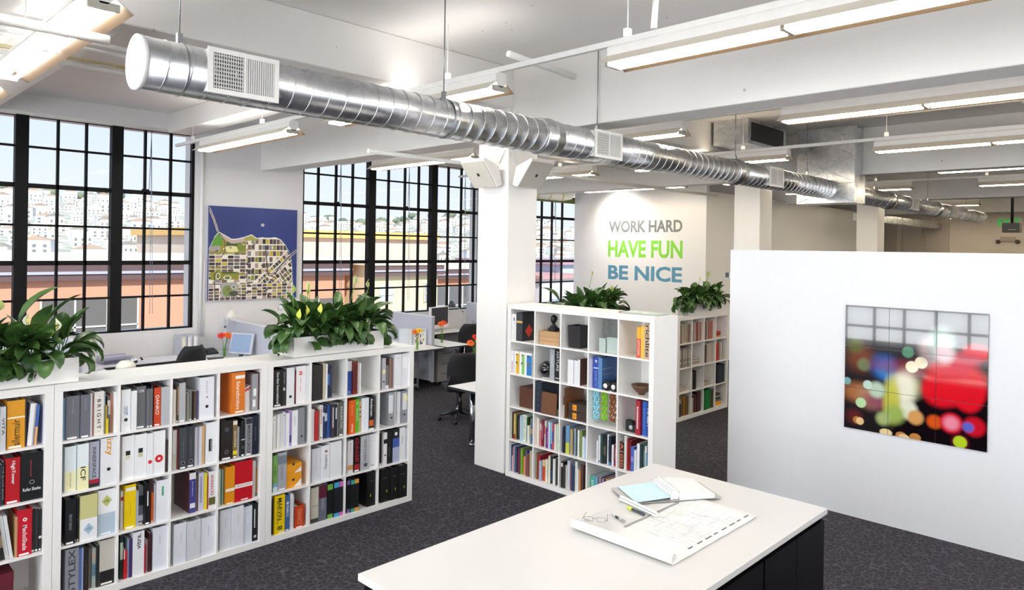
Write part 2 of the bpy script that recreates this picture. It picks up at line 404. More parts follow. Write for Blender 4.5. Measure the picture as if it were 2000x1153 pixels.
# ------------------------------------------------------------------ outside
def ground_z(x, y): return -8.0
struct('ground_outside', MB().box(-400, 1400, 12, 1100, -8.6, -8), mat('B9B4AC', .9, scale=.05))
def building(name, label, x0, x1, y0, y1, z1, wall, par, wins=(), cornice=None, ph=.35):
    t = thing(name, label, 'building', ((x0 + x1) / 2, y0, -8)); ox, oy = (x0 + x1) / 2, y0
    MB().box(x0 - ox, x1 - ox, 0, y1 - oy, 0, z1 + 8).build('wall', mat(wall, .8, scale=.6), t)
    MB().box(x0 - ox - .3, x1 - ox + .3, -.35, y1 - oy + .3, z1 + 8, z1 + 8 + ph).build('roof', mat(par, .8, scale=.6), t)
    if cornice:
        MB().box(x0 - ox - .2, x1 - ox + .2, -.3, -.01, z1 + 8 - cornice[0], z1 + 8).build('cornice', mat(cornice[1], .8), t)
        MB().box(x0 - ox - .24, x1 - ox + .24, -.36, -.3, z1 + 8 - cornice[0] * .62, z1 + 8 - cornice[0] * .45).build('cornice_band', mat('B4B8C4', .7), t)
    for (a, b, c, d, h) in wins:
        f = MB().box(a - ox, b - ox, -.06, -.01, c + 8, d + 8).build('window', mat(h, .3), t)
        g = MB()
        n = max(2, int((b - a) / .9))
        for i in range(n + 1): g.box(a + (b - a) * i / n - ox - .03, a + (b - a) * i / n - ox + .03, -.1, -.06, c + 8, d + 8)
        g.box(a - ox, b - ox, -.1, -.06, c + 8 + (d - c) * .42, c + 8 + (d - c) * .42 + .06)
        g.build('window_bars', mat('D9D9D6', .5), f)
    return t
building('terracotta_building', 'terracotta building with dark cornice across the street from the window by the lily planters', -6, 19.1, 30, 41, 1.6, 'DDA084', 'F0E8DA',
         [(6.45, 9.7, -1.6, .33, '6E6C6A'), (-3, 2, -1.6, .3, '6E6C6A'), (15.5, 18.7, -2.6, -.1, '6E6C6A'), (11.5, 14.2, -6, -3, '6E6C6A')], (.6, '6A5658'), .28)
building('cream_building', 'cream stucco building end between two terracotta blocks', 19.8, 23.8, 28.6, 40, 1.5, 'F2DFB8', 'EEDFC4',
         [(20.1, 20.9, -.3, .5, 'C8D4DC'), (22.9, 23.6, -.4, .55, '8E9AA4'), (21.6, 23.2, -2.4, -.8, '9AA2A8')], (.5, '75605E'), .2)
building('terracotta_building', 'terracotta building with grey window strip seen past the column', 24.5, 31.5, 30.4, 41, 1.2, 'DA9A7C', 'EEE2D0', [(25.0, 29.2, -1.7, .25, '6C6E70')], (.55, '6A5658'), .25)
building('ochre_building', 'long pale building with ochre parapet rising behind the terracotta roofs', 18, 35.3, 43, 56, 2.95, 'E4D4C4', 'EBC27C', [], None, .5)
building('white_building', 'white gabled building with red tiled edge seen through the narrow far window', 33.5, 38.5, 30, 40, .5, 'E6EAF2', 'C49A98', [(34.2, 35.2, -2, -.8, '8FA0B4')], None, .22)
building('grey_building', 'low grey blue building beside the white gabled one', 39, 52, 33, 44, 1.3, 'BCCADF', 'B79AA6', [(40, 43, -1.5, -.2, '8E9AB0')], None, .25)

RX = [(.05, 40), (.17, 43), (.2, 43), (.245, 38), (.31, 45), (.36, 35), (.42, 27), (.57, 32), (.66, 26), (.77, 34), (.89, 43), (.93, 46), (1.12, 37), (1.2, 31), (1.5, 26)]
def hill(u, y):
    r = np.interp(u, [a for a, _ in RX], [b for _, b in RX]); s = min(1, max(0, (y - 280) / 420)); return -8 + (r + 8) * s
hv = []; hf = []
U = [.02 + i * 1.5 / 60 for i in range(61)]; Y = [120 + j * 600 / 40 for j in range(41)] + [760, 900]
for y in Y:
    for u in U:
        hv.append((u * y, y, hill(u, y) if y <= 720 else hill(u, 700) - (y - 700) * .15))
for j in range(len(Y) - 1):
    for i in range(60): a = j * 61 + i; hf.append((a, a + 1, a + 62, a + 61))
hm, t_, p_ = newmat('hillside_town')
co = t_.nodes.new('ShaderNodeTexCoord'); vo = t_.nodes.new('ShaderNodeTexVoronoi'); vo.inputs['Scale'].default_value = .2
t_.links.new(co.outputs['Object'], vo.inputs['Vector'])
r = t_.nodes.new('ShaderNodeValToRGB'); e = r.color_ramp.elements; r.color_ramp.interpolation = 'CONSTANT'
e[0].color = (*lin('A8AE9E'), 1); e[1].color = (*lin('E4DFD6'), 1); e[1].position = .42
q = e.new(.6); q.color = (*lin('B9BBB0'), 1); q = e.new(.75); q.color = (*lin('D8D0C8'), 1)
s_ = t_.nodes.new('ShaderNodeSeparateColor'); t_.links.new(vo.outputs['Color'], s_.inputs[0]); t_.links.new(s_.outputs[0], r.inputs[0])
t_.links.new(r.outputs[0], p_.inputs['Base Color']); p_.inputs['Roughness'].default_value = .9
struct('ground_hillside', MB().add(hv, hf), hm)

rnd = random.Random(4)
HC = ['F2EFEA', 'EDE6DA', 'E4E2E0', 'F4F2EE', 'E0D2C4', 'D8DCE0']
protos = []
for i, hc in enumerate(HC):
    m = MB(); wdt, dp, ht = 8 + i * 1.3, 9, 7 + (i * 5 % 4) * 1.6
    m.box(-wdt / 2, wdt / 2, 0, dp, -5, ht)
    if i % 2: m.prism([(-wdt / 2 - .3, ht), (wdt / 2 + .3, ht), (0, ht + 2.6)], 'y', -.2, dp, 1)
    for a in range(3):
        for b in range(2): m.box(-wdt / 2 + wdt * (a + .3) / 3, -wdt / 2 + wdt * (a + .65) / 3, -.12, 0, 1 + b * 3.2, 2.8 + b * 3.2, 2)
    protos.append(m.mesh('house', [mat(hc, .8, scale=.3), mat(['A99488', '9C9690', 'B8A090'][i % 3], .8, scale=.3), mat('7C8288', .4)]))
spots = []
tries = 0
while len(spots) < 290 and tries < 30000:
    tries += 1
    y = 285 + 390 * rnd.random(); u = rnd.choice([rnd.uniform(.16, .37), rnd.uniform(.16, .37), rnd.uniform(.56, .95), rnd.uniform(1.07, 1.22)])
    if any(math.hypot(u * y - a * b, y - b) < 14 for a, b in spots): continue
    spots.append((u, y))
for u, y in spots:
    o = bpy.data.objects.new('house', rnd.choice(protos)); COL.objects.link(o); o.location = (u * y, y, hill(u, y)); o.rotation_euler = (0, 0, rnd.uniform(-.5, .1))
    s = rnd.uniform(.6, .8); o.scale = (s, s, s * rnd.uniform(.7, 1.0))
    tag(o, 'small pale house on the sunny hillside beyond the windows', 'house', 'houses on the far hillside')
tp = []
for i in range(4):
    m = MB()
    for j in range(5): m.blob((rnd.uniform(-4, 4), rnd.uniform(-3, 3), 3 + rnd.uniform(0, 4)), (4, 4, 3.6), i * 9 + j)
    m.tube([(0, 0, -4), (0, 0, 3)], .5, 6); tp.append(m.mesh('tree', mat(['74846E', '808E76', '6C7A68', '8A9680'][i], .9, scale=.4)))
placed = []
n_ = 0
while len(placed) < 170 and n_ < 20000:
    n_ += 1
    if len(placed) < 55: u, y = rnd.choice([rnd.uniform(.155, .3), rnd.uniform(.155, .3), rnd.uniform(.6, 1.15)]), rnd.uniform(655, 705)
    else: u, y = rnd.choice([rnd.uniform(.16, .37), rnd.uniform(.56, .95), rnd.uniform(1.07, 1.22)]), rnd.uniform(300, 650)
    s = rnd.uniform(.45, .75) if y < 650 else rnd.uniform(.6, .95); R_ = 9.5 * s * 1.3
    if any(math.hypot(u * y - a, y - b) < R_ + c for a, b, c in placed) or any(math.hypot(u * y - a * b, y + 3 - b) < R_ + 7.5 for a, b in spots): continue
    placed.append((u * y, y, R_))
    o = bpy.data.objects.new('hill_tree', tp[len(placed) % 4]); COL.objects.link(o); o.location = (u * y, y, hill(u, y)); o.scale = (s * 1.3, s, s)
    tag(o, 'round grey-green tree among the houses on the far hillside', 'tree', 'trees on the far hillside')

# ------------------------------------------------------------------ bookcases
def bookcase(name, label, n, loc, rz):
    """open white cube shelving, n x n compartments; local x runs along the front, y into the depth"""
    W = n * .335 + (n - 1) * .016 + .1
    t = thing(name, label, 'bookcase', loc, rz)
    D = .39
    MB().box(0, .05, 0, D, .05, W - .05).build('side_panel', WHITE, t, bevel=.0015)
    MB().box(W - .05, W, 0, D, .05, W - .05).build('side_panel', WHITE, t, bevel=.0015)
    MB().box(0, W, 0, D, W - .05, W).build('top_panel', WHITE, t, bevel=.0015)
    MB().box(0, W, 0, D, 0, .05).build('bottom_panel', WHITE, t, bevel=.0015)
    MB().box(.05, W - .05, D - .012, D - .004, .05, W - .05).build('back_panel', WHITE, t)
    for i in range(1, n):
        x = .05 + i * .351 - .016
        MB().box(x, x + .016, .004, D - .012, .05, W - .05).build('divider', WHITE, t)
        m = MB()
        for j in range(n): m.box(.05 + j * .351, .05 + j * .351 + .335, .004, D - .012, x, x + .016)
        m.build('shelf_board', WHITE, t)
    return t
bookcase('bookcase', 'low white cube bookcase under the big lily planter, red and amber binders inside', 4, (-.237, 5.417, 0), 0)
bookcase('bookcase', 'low white cube bookcase filled with binders, middle of the window-side row', 4, (1.253, 5.417, 0), 0)
bookcase('bookcase', 'low white cube bookcase ending at the aisle, lily planter on top', 4, (2.743, 5.417, 0), 0)
bookcase('bookcase', 'tall white cube bookcase with five rows standing against the column', 5, (5.42, 5.335, 0), -PI / 2)
bookcase('bookcase', 'white cube bookcase seen in the gap beside the low partition wall', 4, (8.85, 5.31, 0), 0)
bookcase('bookcase', 'white cube bookcase hidden behind the tall one, carrying a lily planter', 4, (5.95, 5.31, 0), 0)

# ------------------------------------------------------------------ binders, books and magazines
BOOKS = [
('N',0,3,[
 (99.4,27.6,280,'bi','C9CBCF','silver binder with dark spine letters',[('T',0,'VITA','d',0.35,0.75,0.5,'444448',0.5)],0),
 (134.5,95.8,309,'bi','DE9A1E','wide amber binder with black lettering',[('R',0,0,1,0.63,0.66,'F6EBD0'),('T',0,'allermuir','u',0.06,0.6,0.45,'4A3510',0.5),('R',0,0.1,0.8,0.015,0.055,'FFFFFF')],0),
 (233.8,6.9,293,'bo','3A3A40','thin charcoal book',[],0),
 (254.7,25.5,273,'ma','F2F2F4','white magazine leaning over',[],4),
 (280.7,13.4,267,'ma','E8E6E2','pale magazine leaning over',[],4),
 (294.7,13.5,260,'bo','3E66B4','slim blue book leaning over',[('R',0,0,1,0,0.45,'E8B070')],4),]),
('N',1,3,[
 (103.5,8.8,260,'ma','2A2E36','dark magazine',[],0),
 (113.3,14.3,273,'ma','1E2126','black magazine with pale spine',[('T',0,'THE BLACK BOOK','d',0.1,0.9,0.5,'C8D0D8',0.5)],0),
 (130.8,78.3,293,'bi','B4141F','red binder with white lettering',[('T',0,'HighTower','d',0.42,0.93,0.32,'F6F0F0',0.5),('R',0,0.1,0.8,0.015,0.055,'FFFFFF')],0),
 (211.2,122.3,309,'bi','15161A','wide black binder with ring pull',[('R',0,0.42,0.47,0.5,0.85,'8A3038'),('T',0,'Roller Shades','h',0.2,0.27,0.8,'E8E8EA',0.5),('O',0,0.5,0.38)],0),]),
('N',2,3,[
 (103.0,29.5,273,'bo','22201F','black picture book leaning over',[('R',0,0,1,0.3,0.6,'8C7A60')],-8),
 (134.6,21.2,280,'ma','F0F1F3','white magazine leaning over',[],-8),
 (157.9,19.3,280,'ma','DFE2E6','pale grey magazine leaning over',[],-8),
 (185.9,11.9,260,'bo','C49A6C','thin tan book',[],0),
 (198.6,76.6,299,'bi','C2182B','red binder with white flower mark',[('D',0,0.5,0.78,0.16,'F8EEEE'),('D',0,0.5,0.78,0.07,'C2182B'),('T',0,'MechoShade','d',0.12,0.66,0.34,'F8EEEE',0.5),('R',0,0.1,0.8,0.015,0.055,'FFFFFF')],0),
 (277.5,17.8,286,'ma','26282C','dark magazine with white tab',[('R',0,0.1,0.8,0.015,0.055,'FFFFFF')],0),
 (296.4,17.9,280,'ma','2E3034','charcoal magazine with white tab',[('R',0,0.1,0.8,0.015,0.055,'FFFFFF')],0),
 (316.6,16.9,273,'ma','1C1D20','black magazine with pale tab',[('R',0,0,1,0.3,0.36,'D8D8DC'),('R',0,0.1,0.8,0.015,0.055,'FFFFFF')],0),]),
('L',0,0,[
 (14.9,8.9,280,'ma','8CC4E8','thin sky blue folder',[],0),
 (24.4,80.9,293,'bi','6F717B','wide grey binder',[('T',0,'showroom bags','d',0.6,0.93,0.1,'A9ABB3',0.5),('R',0,0.1,0.8,0.015,0.055,'FFFFFF')],0),
 (108.4,58.7,293,'bi','6C6E79','grey binder with curled pages',[('T',0,'showroom bags','d',0.65,0.93,0.12,'A9ABB3',0.5),('R',0,0.1,0.8,0.015,0.055,'FFFFFF')],0),
 (170.2,15.6,293,'ma','F1F3F6','white folder edged blue',[('R',0,0.8,1,0,1,'B44048')],0),
 (186.8,6.3,244,'ma','D9A68A','thin peach booklet',[],0),
 (193.7,58.7,302,'bi','E6E2DA','cream binder with spaced black letters',[('T',0,'· B R I G H T ·','d',0.08,0.9,0.4,'2E2C2A',0.5)],0),
 (253.0,15.4,293,'bo','AEBCC9','slim blue grey book',[],0),
 (269.7,11.0,195,'bo','E9D21C','low yellow striped booklet',[('R',0,0,1,0.55,1,'5A5E62')],0),
 (281.3,18.5,254,'ma','5C6064','dark striped magazine',[('R',0,0,1,0.5,0.9,'D8D4D0')],0),
 (300.9,15.0,273,'ma','B77C68','rust brown magazine',[],0),
 (317.1,16.4,286,'ma','ECECEE','pale magazine beside the bay wall',[],0),]),
('L',0,1,[
 (13.5,58.9,293,'bi','F4F5F6','white binder with blue lettering',[('T',0,'CONCEPT','d',0.38,0.6,0.42,'4A6AA8',0.5),('O',0,0.5,0.27)],0),
 (75.9,33.3,280,'bi','EDEFF2','narrow white binder',[],0),
 (112.3,62.1,302,'bi','6E6F74','wide grey binder with white heading',[('T',0,'COR','h',0.86,0.92,0.65,'F4F4F4',0.5),('R',0,0.1,0.8,0.015,0.055,'FFFFFF')],0),
 (176.6,19.1,280,'bi','6A6B70','narrow grey binder',[('R',0,0.1,0.8,0.015,0.055,'FFFFFF')],0),
 (197.1,19.2,280,'bi','66676C','narrow grey binder with dots',[('R',0,0.1,0.8,0.015,0.055,'FFFFFF')],0),
 (217.6,9.7,299,'bo','23304C','thin navy book',[],0),
 (228.8,46.0,280,'bi','D2481E','orange binder with white lettering',[('T',0,'DANKO','d',0.3,0.8,0.5,'FBF0EA',0.5),('R',0,0.1,0.8,0.015,0.055,'FFFFFF')],0),
 (276.9,56.6,280,'bi','B9BBC0','silver binder with two rivets',[('D',0,0.5,0.88,0.05,'55575C'),('D',0,0.5,0.1,0.05,'55575C')],0),]),
('L',0,2,[
 (12.9,20.4,247,'ma','E7E1D3','cream booklet',[],0),
 (34.6,17.6,280,'bo','4A3A30','dark brown book with tan stripe',[('R',0,0.5,1,0.2,0.95,'B48A64'),('R',0,0.1,0.8,0.015,0.055,'FFFFFF')],0),
 (52.8,43.7,293,'bi','B5B7BC','silver grey binder',[('R',0,0.1,0.8,0.015,0.055,'FFFFFF')],0),
 (98.6,15.7,202,'ma','E3E3E0','low white magazine',[],0),
 (115.0,16.5,208,'ma','8F8C86','low taupe magazine',[],0),
 (132.1,16.6,215,'ma','6C7066','low olive grey magazine',[('R',0,0.1,0.8,0.015,0.055,'FFFFFF')],0),
 (149.5,15.9,215,'ma','3D3F3E','low charcoal magazine',[],0),
 (166.1,16.0,215,'ma','5B4238','low brown magazine',[('R',0,0.1,0.8,0.015,0.055,'FFFFFF')],0),
 (182.8,9.9,215,'ma','33507C','low blue magazine',[],0),
 (193.5,9.2,215,'ma','C060A0','low magenta magazine',[],0),
 (203.5,108.0,315,'bi','EDEEF4','wide white binder with grey lettering',[('T',0,'haworth','d',0.6,0.9,0.16,'B4B6BE',0.5),('D',0,0.5,0.52,0.06,'9B3FA8'),('O',0,0.5,0.29)],0),]),
('L',0,3,[
 (95.9,108.3,325,'bf','E07B26','wide orange box file with white lettering',[('T',0,'fixturesfurniture','d',0.1,0.78,0.3,'FBE6D4',0.5),('R',0,0.28,0.98,0.84,0.92,'FBF4EC'),('R',0,0.28,0.91,0.02,0.06,'FBF4EC')],0),
 (208.7,17.7,189,'ma','E4DEDC','white pamphlet with red heading',[('R',0,0,1,0.85,0.95,'D04848')],0),
 (227.2,20.3,195,'ma','EBE6E4','pale pamphlet with red heading',[('R',0,0,1,0.85,0.95,'D04848')],0),
 (248.3,20.4,202,'ma','DAD6D8','grey white pamphlet with red heading',[('R',0,0,1,0.85,0.95,'D04848')],0),
 (269.6,47.2,293,'bx','9A9DA2','clear box of white samples',[('R',0,0.1,0.6,0.1,0.3,'F0F0F0'),('R',0,0.2,0.7,0.4,0.6,'F0F0F0')],0),
 (319.4,10.3,299,'bo','5E1B20','thin dark red book',[],0),]),
('L',1,0,[
 (22.3,67.2,305,'bi','E2EEF2','pale blue and yellow binder',[('R',0,0,1,0.02,0.45,'F2EFC0'),('T',0,'nienkämper','d',0.08,0.42,0.22,'A0A070',0.5)],0),
 (93.8,67.6,312,'bi','E6F0F2','pale binder with bold black letters',[('R',0,0,1,0.0,0.5,'F3F0BC'),('T',0,'ICF','d',0.2,0.5,0.46,'151515',0.5)],0),
 (167.6,59.5,312,'bi','AEB3C2','blue grey binder with dark letters',[('R',0,0,1,0.0,0.08,'20242C'),('R',0,0,1,0.08,0.17,'B01E38'),('T',0,'INNERSPACE','d',0.2,0.88,0.38,'343844',0.5)],0),
 (236.0,97.5,325,'bi','E9EAEE','wide white binder with amber lettering',[('T',0,'izzy','d',0.62,0.98,0.5,'E0981C',0.5),('O',0,0.5,0.33)],0),]),
('L',1,1,[
 (24.1,78.3,312,'bi','F4F5F6','wide white binder with black square',[('R',0,0.28,0.66,0.56,0.66,'16181C'),('R',0,0.28,0.66,0.47,0.56,'E4E2C0')],0),
 (105.0,77.0,312,'bi','F2F3F4','white binder with beige square',[('R',0,0.28,0.66,0.58,0.68,'16181C'),('R',0,0.28,0.66,0.48,0.58,'CBC7AC')],0),
 (184.7,37.8,309,'bi','F0F1F5','narrow white binder with red dot',[('D',0,0.5,0.33,0.36,'D8222C')],0),
 (225.2,82.6,315,'bi','F4F5F8','wide white binder with red disc',[('D',0,0.5,0.36,0.34,'DA2028'),('R',0,0.4,0.6,0.33,0.385,'F4F5F8')],0),
 (311.1,22.4,234,'bo','3A2C28','low dark brown book',[],0),]),
('L',1,2,[
 (21.2,27.2,293,'ma','E9E9E8','white booklet with cream foot',[('R',0,0,1,0,0.4,'D8D6C6')],0),
 (49.8,7.6,299,'ma','7A2830','thin dark red booklet',[],0),
 (58.7,51.9,309,'bi','43474D','dark grey binder with ring pull',[('T',0,'ALUMINIUM DETAIL','d',0.25,0.75,0.12,'7C8088',0.5),('O',0,0.5,0.15),('R',0,0.1,0.8,0.015,0.055,'FFFFFF')],0),
 (116.1,56.3,309,'bi','40444A','second dark grey ring pull binder',[('T',0,'ALUMINIUM DETAIL','d',0.25,0.75,0.12,'7C8088',0.5),('O',0,0.5,0.15),('R',0,0.1,0.8,0.015,0.055,'FFFFFF')],0),
 (174.0,15.6,286,'ma','DCDDE4','white coil bound booklet',[],0),
 (191.1,17.2,286,'ma','E4E3E8','pale coil bound booklet',[],0),
 (209.6,16.5,293,'ma','D4D6E0','grey white coil bound booklet',[],0),
 (227.6,23.9,293,'bo','E2BC84','tan book',[],0),
 (260.0,73.5,315,'bi','EFF1F5','white binder with black label',[('R',0,0.2,0.55,0.3,0.6,'22262A'),('T',0,'DESIGN','d',0.32,0.58,0.2,'C8CCD0',0.5)],0),]),
('L',1,3,[
 (22.0,91.1,302,'bi','292323','wide black binder with ring pull',[('D',0,0.5,0.78,0.2,'4A4E58'),('O',0,0.5,0.2),('R',0,0.1,0.8,0.015,0.055,'FFFFFF')],0),
 (115.4,33.8,299,'bi','7D6840','gold brown binder with yellow sticker',[('R',0,0,1,0.88,0.98,'E6E2DA'),('T',0,'OLUTION','d',0.3,0.72,0.45,'F0E8D0',0.5),('R',0,0.02,0.98,0.1,0.2,'EAD61C'),('R',0,0.1,0.8,0.015,0.055,'FFFFFF')],0),
 (154.4,28.5,234,'ma','DDE4EE','pale blue booklet',[],0),
 (185.0,29.6,286,'bi','202225','black binder with white band and ring',[('R',0,0,1,0.45,0.48,'D0D0D0'),('O',0,0.5,0.25),('R',0,0.1,0.8,0.015,0.055,'FFFFFF')],0),
 (216.0,53.4,302,'bi','8A8E92','grey binder with black lettering',[('R',0,0.05,0.95,0.84,0.98,'2A2C30'),('T',0,'MASKSON GROUP','d',0.06,0.8,0.5,'25282C',0.5),('R',0,0.1,0.8,0.015,0.055,'FFFFFF')],0),
 (271.0,49.2,315,'bi','1D2134','navy binder',[('T',0,'MAHARAM','d',0.35,0.7,0.22,'5A5E74',0.5)],0),
 (321.9,11.6,309,'ma','E9E9EE','white folder beside bay wall',[],0),]),
('L',2,0,[
 (26.0,59.2,305,'bi','1B1C20','black binder with pale label',[('T',0,'PINTURAS','d',0.32,0.66,0.3,'8C8E94',0.5),('R',0,0.1,0.8,0.015,0.055,'FFFFFF')],0),
 (87.2,10.2,293,'ma','1F2024','thin black magazine',[('R',0,0.1,0.8,0.015,0.055,'FFFFFF')],0),
 (99.3,11.5,293,'ma','202024','thin black magazine with silver rivet',[('D',0,0.5,0.5,0.2,'C8C8CC'),('R',0,0.1,0.8,0.015,0.055,'FFFFFF')],0),
 (113.3,104.3,309,'bi','CDCB8E','green and white binder with diamond mark',[('R',0,0,1,0,0.48,'EFF1F5'),('X',0,0.5,0.25,0.3,'AAC4D8'),('T',0,'ofs','h',0.22,0.29,0.3,'6A86A0',0.5)],0),
 (224.2,109.3,315,'bi','F0F1F3','white and blue binder with diamond mark',[('R',0,0,1,0,0.48,'B6C6D6'),('X',0,0.5,0.75,0.3,'C2C878'),('T',0,'ofs','h',0.72,0.79,0.3,'5C6440',0.5),('R',0,0.2,0.75,0.02,0.05,'F4F5F6')],0),]),
('L',2,1,[
 (23.7,16.8,273,'ma','DADBDD','white coil booklet with red tab',[('R',0,0,1,0.75,0.85,'C03838')],0),
 (43.0,74.6,312,'bi','F0CE10','yellow binder with white strips',[('R',0,0.08,0.95,0.86,0.94,'F8F4E0'),('T',0,'yellow','d',0.3,0.6,0.1,'B89A10',0.5),('R',0,0.1,0.8,0.015,0.055,'FFFFFF')],0),
 (120.2,17.3,254,'ma','B8C4DC','pale blue booklet',[],0),
 (139.5,34.2,280,'ma','6A6E74','black and white magazine',[('R',0,0,1,0.5,0.75,'1C1E22'),('R',0,0,1,0.1,0.25,'D0D4D8'),('R',0,0.1,0.8,0.015,0.055,'FFFFFF')],0),
 (176.4,36.0,302,'bi','1A1B1E','black binder with white label strip',[('R',0,0.4,0.62,0.45,0.8,'E6E6E8'),('R',0,0.1,0.8,0.015,0.055,'FFFFFF')],0),
 (214.0,10.3,293,'ma','A83038','thin red booklet',[],0),
 (226.4,16.3,215,'bo','E86A18','low orange book',[('R',0,0.1,0.8,0.015,0.055,'FFFFFF')],0),
 (243.9,9.7,273,'ma','D2D3D8','thin pale booklet',[],0),
 (257.1,76.4,302,'bi','ECEEF4','white binder with green label',[('R',0,0.4,0.58,0.62,0.85,'4FA87C')],0),]),
('L',2,2,[
 (140.8,47.6,302,'bf','4A1620','maroon binder turned to show its side',[('R',0,0,1,0.0,1,'3E3F86'),('R',0,0,1,0.84,1,'E9E6EA'),('T',0,'BAUMAN','d',0.42,0.78,0.2,'B8B8DC',0.5),('R',0,0.13,0.93,0.12,0.24,'E6E8F0')],0),
 (190.9,11.6,267,'ma','77706C','thin taupe booklet',[],0),
 (203.3,7.8,260,'ma','7A4A34','thin brown booklet',[],0),
 (213.2,39.9,286,'bo','C4C4DA','patterned white notebook',[('R',0,0.3,0.6,0.2,0.9,'8A8AB4')],0),
 (254.7,17.4,280,'bo','E4D42C','yellow coil bound book',[],0),
 (273.8,8.7,254,'ma','A8283C','thin red booklet',[],0),
 (283.2,50.3,286,'bi','E4E4E6','white binder with red lettering',[('T',0,'ANNSACKS','d',0.35,0.9,0.45,'B03038',0.5),('R',0,0,1,0.1,0.3,'66602C')],0),]),
('L',2,3,[
 (23.5,12.2,273,'ma','E6EAE8','thin white and green folder',[('R',0,0.6,1,0,1,'7EA890')],0),
 (37.4,22.1,273,'ma','4E8068','green folder',[('R',0,0.4,0.6,0,1,'D8E4DC')],0),
 (61.8,71.4,293,'bi','E08E18','amber binder with white band',[('R',0,0,1,0.34,0.42,'F2E8D8'),('R',0,0.1,0.8,0.01,0.04,'F6F0E4')],0),
 (136.4,142.8,315,'bi','BE0F20','wide red binder with white band',[('R',0,0,1,0.34,0.44,'F2ECEC'),('T',0,'spectrum','h',0.36,0.42,0.8,'B88088',0.5),('R',0,0.35,0.75,0.02,0.05,'F6F0F0')],0),
 (282.9,27.2,293,'ma','C9C9CB','pale grey folder',[],0),
 (312.3,21.2,221,'bo','B4802E','low amber picture book',[('R',0,0,1,0.0,0.1,'2A3C40')],0),]),
('L',3,0,[
 (30.6,79.7,315,'bi','8E909A','grey binder with large dark letters',[('T',0,'STYLEX','u',0.05,0.98,0.5,'3E4048',0.5)],0),
 (112.9,17.4,299,'bo','6F86C4','periwinkle blue book',[],0),
 (131.6,10.0,299,'ma','9CB0DC','thin light blue folder',[],0),
 (142.8,30.3,302,'bi','2B2424','black binder with dim lettering',[('T',0,'HERMAN','d',0.15,0.7,0.5,'4A4038',0.5)],0),
 (174.6,21.0,276,'bo','7B7470','taupe book',[],0),
 (197.5,23.1,273,'ma','A8B8B0','colourful patterned magazine',[('R',0,0,1,0.3,0.6,'6A8AA0'),('R',0,0,1,0.7,0.9,'C8B0A0')],0),
 (222.4,15.5,286,'bo','222624','thin black book',[],0),
 (240.3,93.2,315,'bi','C6C2B8','beige and black binder',[('R',0,0,1,0,0.32,'1F1E1E'),('R',0,0.1,0.85,0.02,0.06,'F0F0EE')],0),]),
('L',3,1,[
 (24.3,18.6,305,'bo','1C3A34','dark green book with pale block',[('R',0,0,1,0.45,0.85,'C8E0C8')],0),
 (44.9,23.6,202,'bo','C01E28','low red book',[('R',0,0,0.3,0.7,1,'F0E8E8')],0),
 (69.4,10.5,273,'ma','9CB4CC','pale blue magazine',[],0),
 (81.3,16.1,273,'bo','46306A','purple book',[],0),
 (101.4,75.4,315,'bi','EDEEF3','wide white binder with black lettering',[('T',0,'vitra.','u',0.6,0.95,0.4,'151517',0.5)],0),
 (178.9,14.4,202,'bo','BC1830','low red booklet',[],0),
 (193.9,16.6,227,'ma','C8C8C6','pale grey magazine',[],0),
 (211.7,9.4,280,'ma','4A1A20','thin dark red magazine',[],0),
 (222.7,12.4,254,'ma','3A3A3E','black and white magazine',[('R',0,0,0.5,0.1,0.8,'D8D8DA')],0),
 (237.0,96.5,309,'bi','E3E6F0','wide blue white binder',[('T',0,'architecture','d',0.6,0.8,0.1,'A8ACB8',0.5)],0),]),
('L',3,2,[
 (28.9,89.4,299,'bi','E2E6EE','blue white binder with thin vertical label',[('R',0,0.55,0.58,0.5,0.75,'A0A4B0')],0),
 (123.1,98.4,296,'bi','D6D9E0','pale grey binder with thin vertical label',[('R',0,0.55,0.58,0.5,0.75,'A0A4B0')],0),
 (227.3,106.2,293,'bi','E6E9F1','wide white binder with leaning cover',[('R',0,0.55,0.58,0.5,0.75,'A0A4B0')],0),]),
('L',3,3,[
 (27.5,85.8,312,'bi','DADDE3','pale grey binder with thin vertical label',[('R',0,0.5,0.53,0.5,0.8,'A8ACB4')],0),
 (116.7,93.1,315,'bi','E3E6EE','blue white binder with thin vertical label',[('R',0,0.5,0.53,0.6,0.8,'A8ACB4')],0),
 (215.3,69.5,293,'bi','DDE2F0','pale lavender binder',[('R',0,0.4,0.5,0.5,0.7,'F2F3F8')],0),
 (287.4,46.1,302,'bi','191B1D','black binder with white label strip',[('R',0,0.3,0.5,0.35,0.85,'D8DADC'),('D',0,0.5,0.12,0.25,'C8C8CC')],0),]),
('R',0,0,[
 (17.4,74.6,302,'bi','151517','black binder with white lettering',[('T',0,'Gordon International','d',0.08,0.94,0.3,'F2F2F2',0.5),('R',0,0.1,0.8,0.015,0.055,'FFFFFF')],0),
 (93.6,33.7,299,'bi','2B2B2C','charcoal binder with grey letters',[('T',0,'DIVA','d',0.6,0.92,0.45,'8A8A88',0.5),('R',0,0.2,0.7,0.42,0.5,'C8C8CC')],0),
 (129.5,69.1,309,'bi','E9EAEF','white binder with finger hole',[('O',0,0.5,0.22)],0),
 (200.4,16.1,280,'bo','2A1C1C','thin black book with tan patches',[('R',0,0.5,1,0.1,0.9,'9A3034')],0),
 (217.8,85.7,312,'bi','F2F1F2','white binder with red square mark',[('R',0,0.32,0.62,0.76,0.86,'D83C3C'),('R',0,0.42,0.52,0.79,0.83,'F2F1F2'),('T',0,'furniture collection','d',0.3,0.68,0.12,'D88080',0.5)],0),
 (305.8,27.7,309,'bi','E4E5E7','narrow white binder with ring',[],0),]),
('R',0,1,[
 (23.4,95.9,302,'bf','2B2A29','black rough textured box file',[],0),
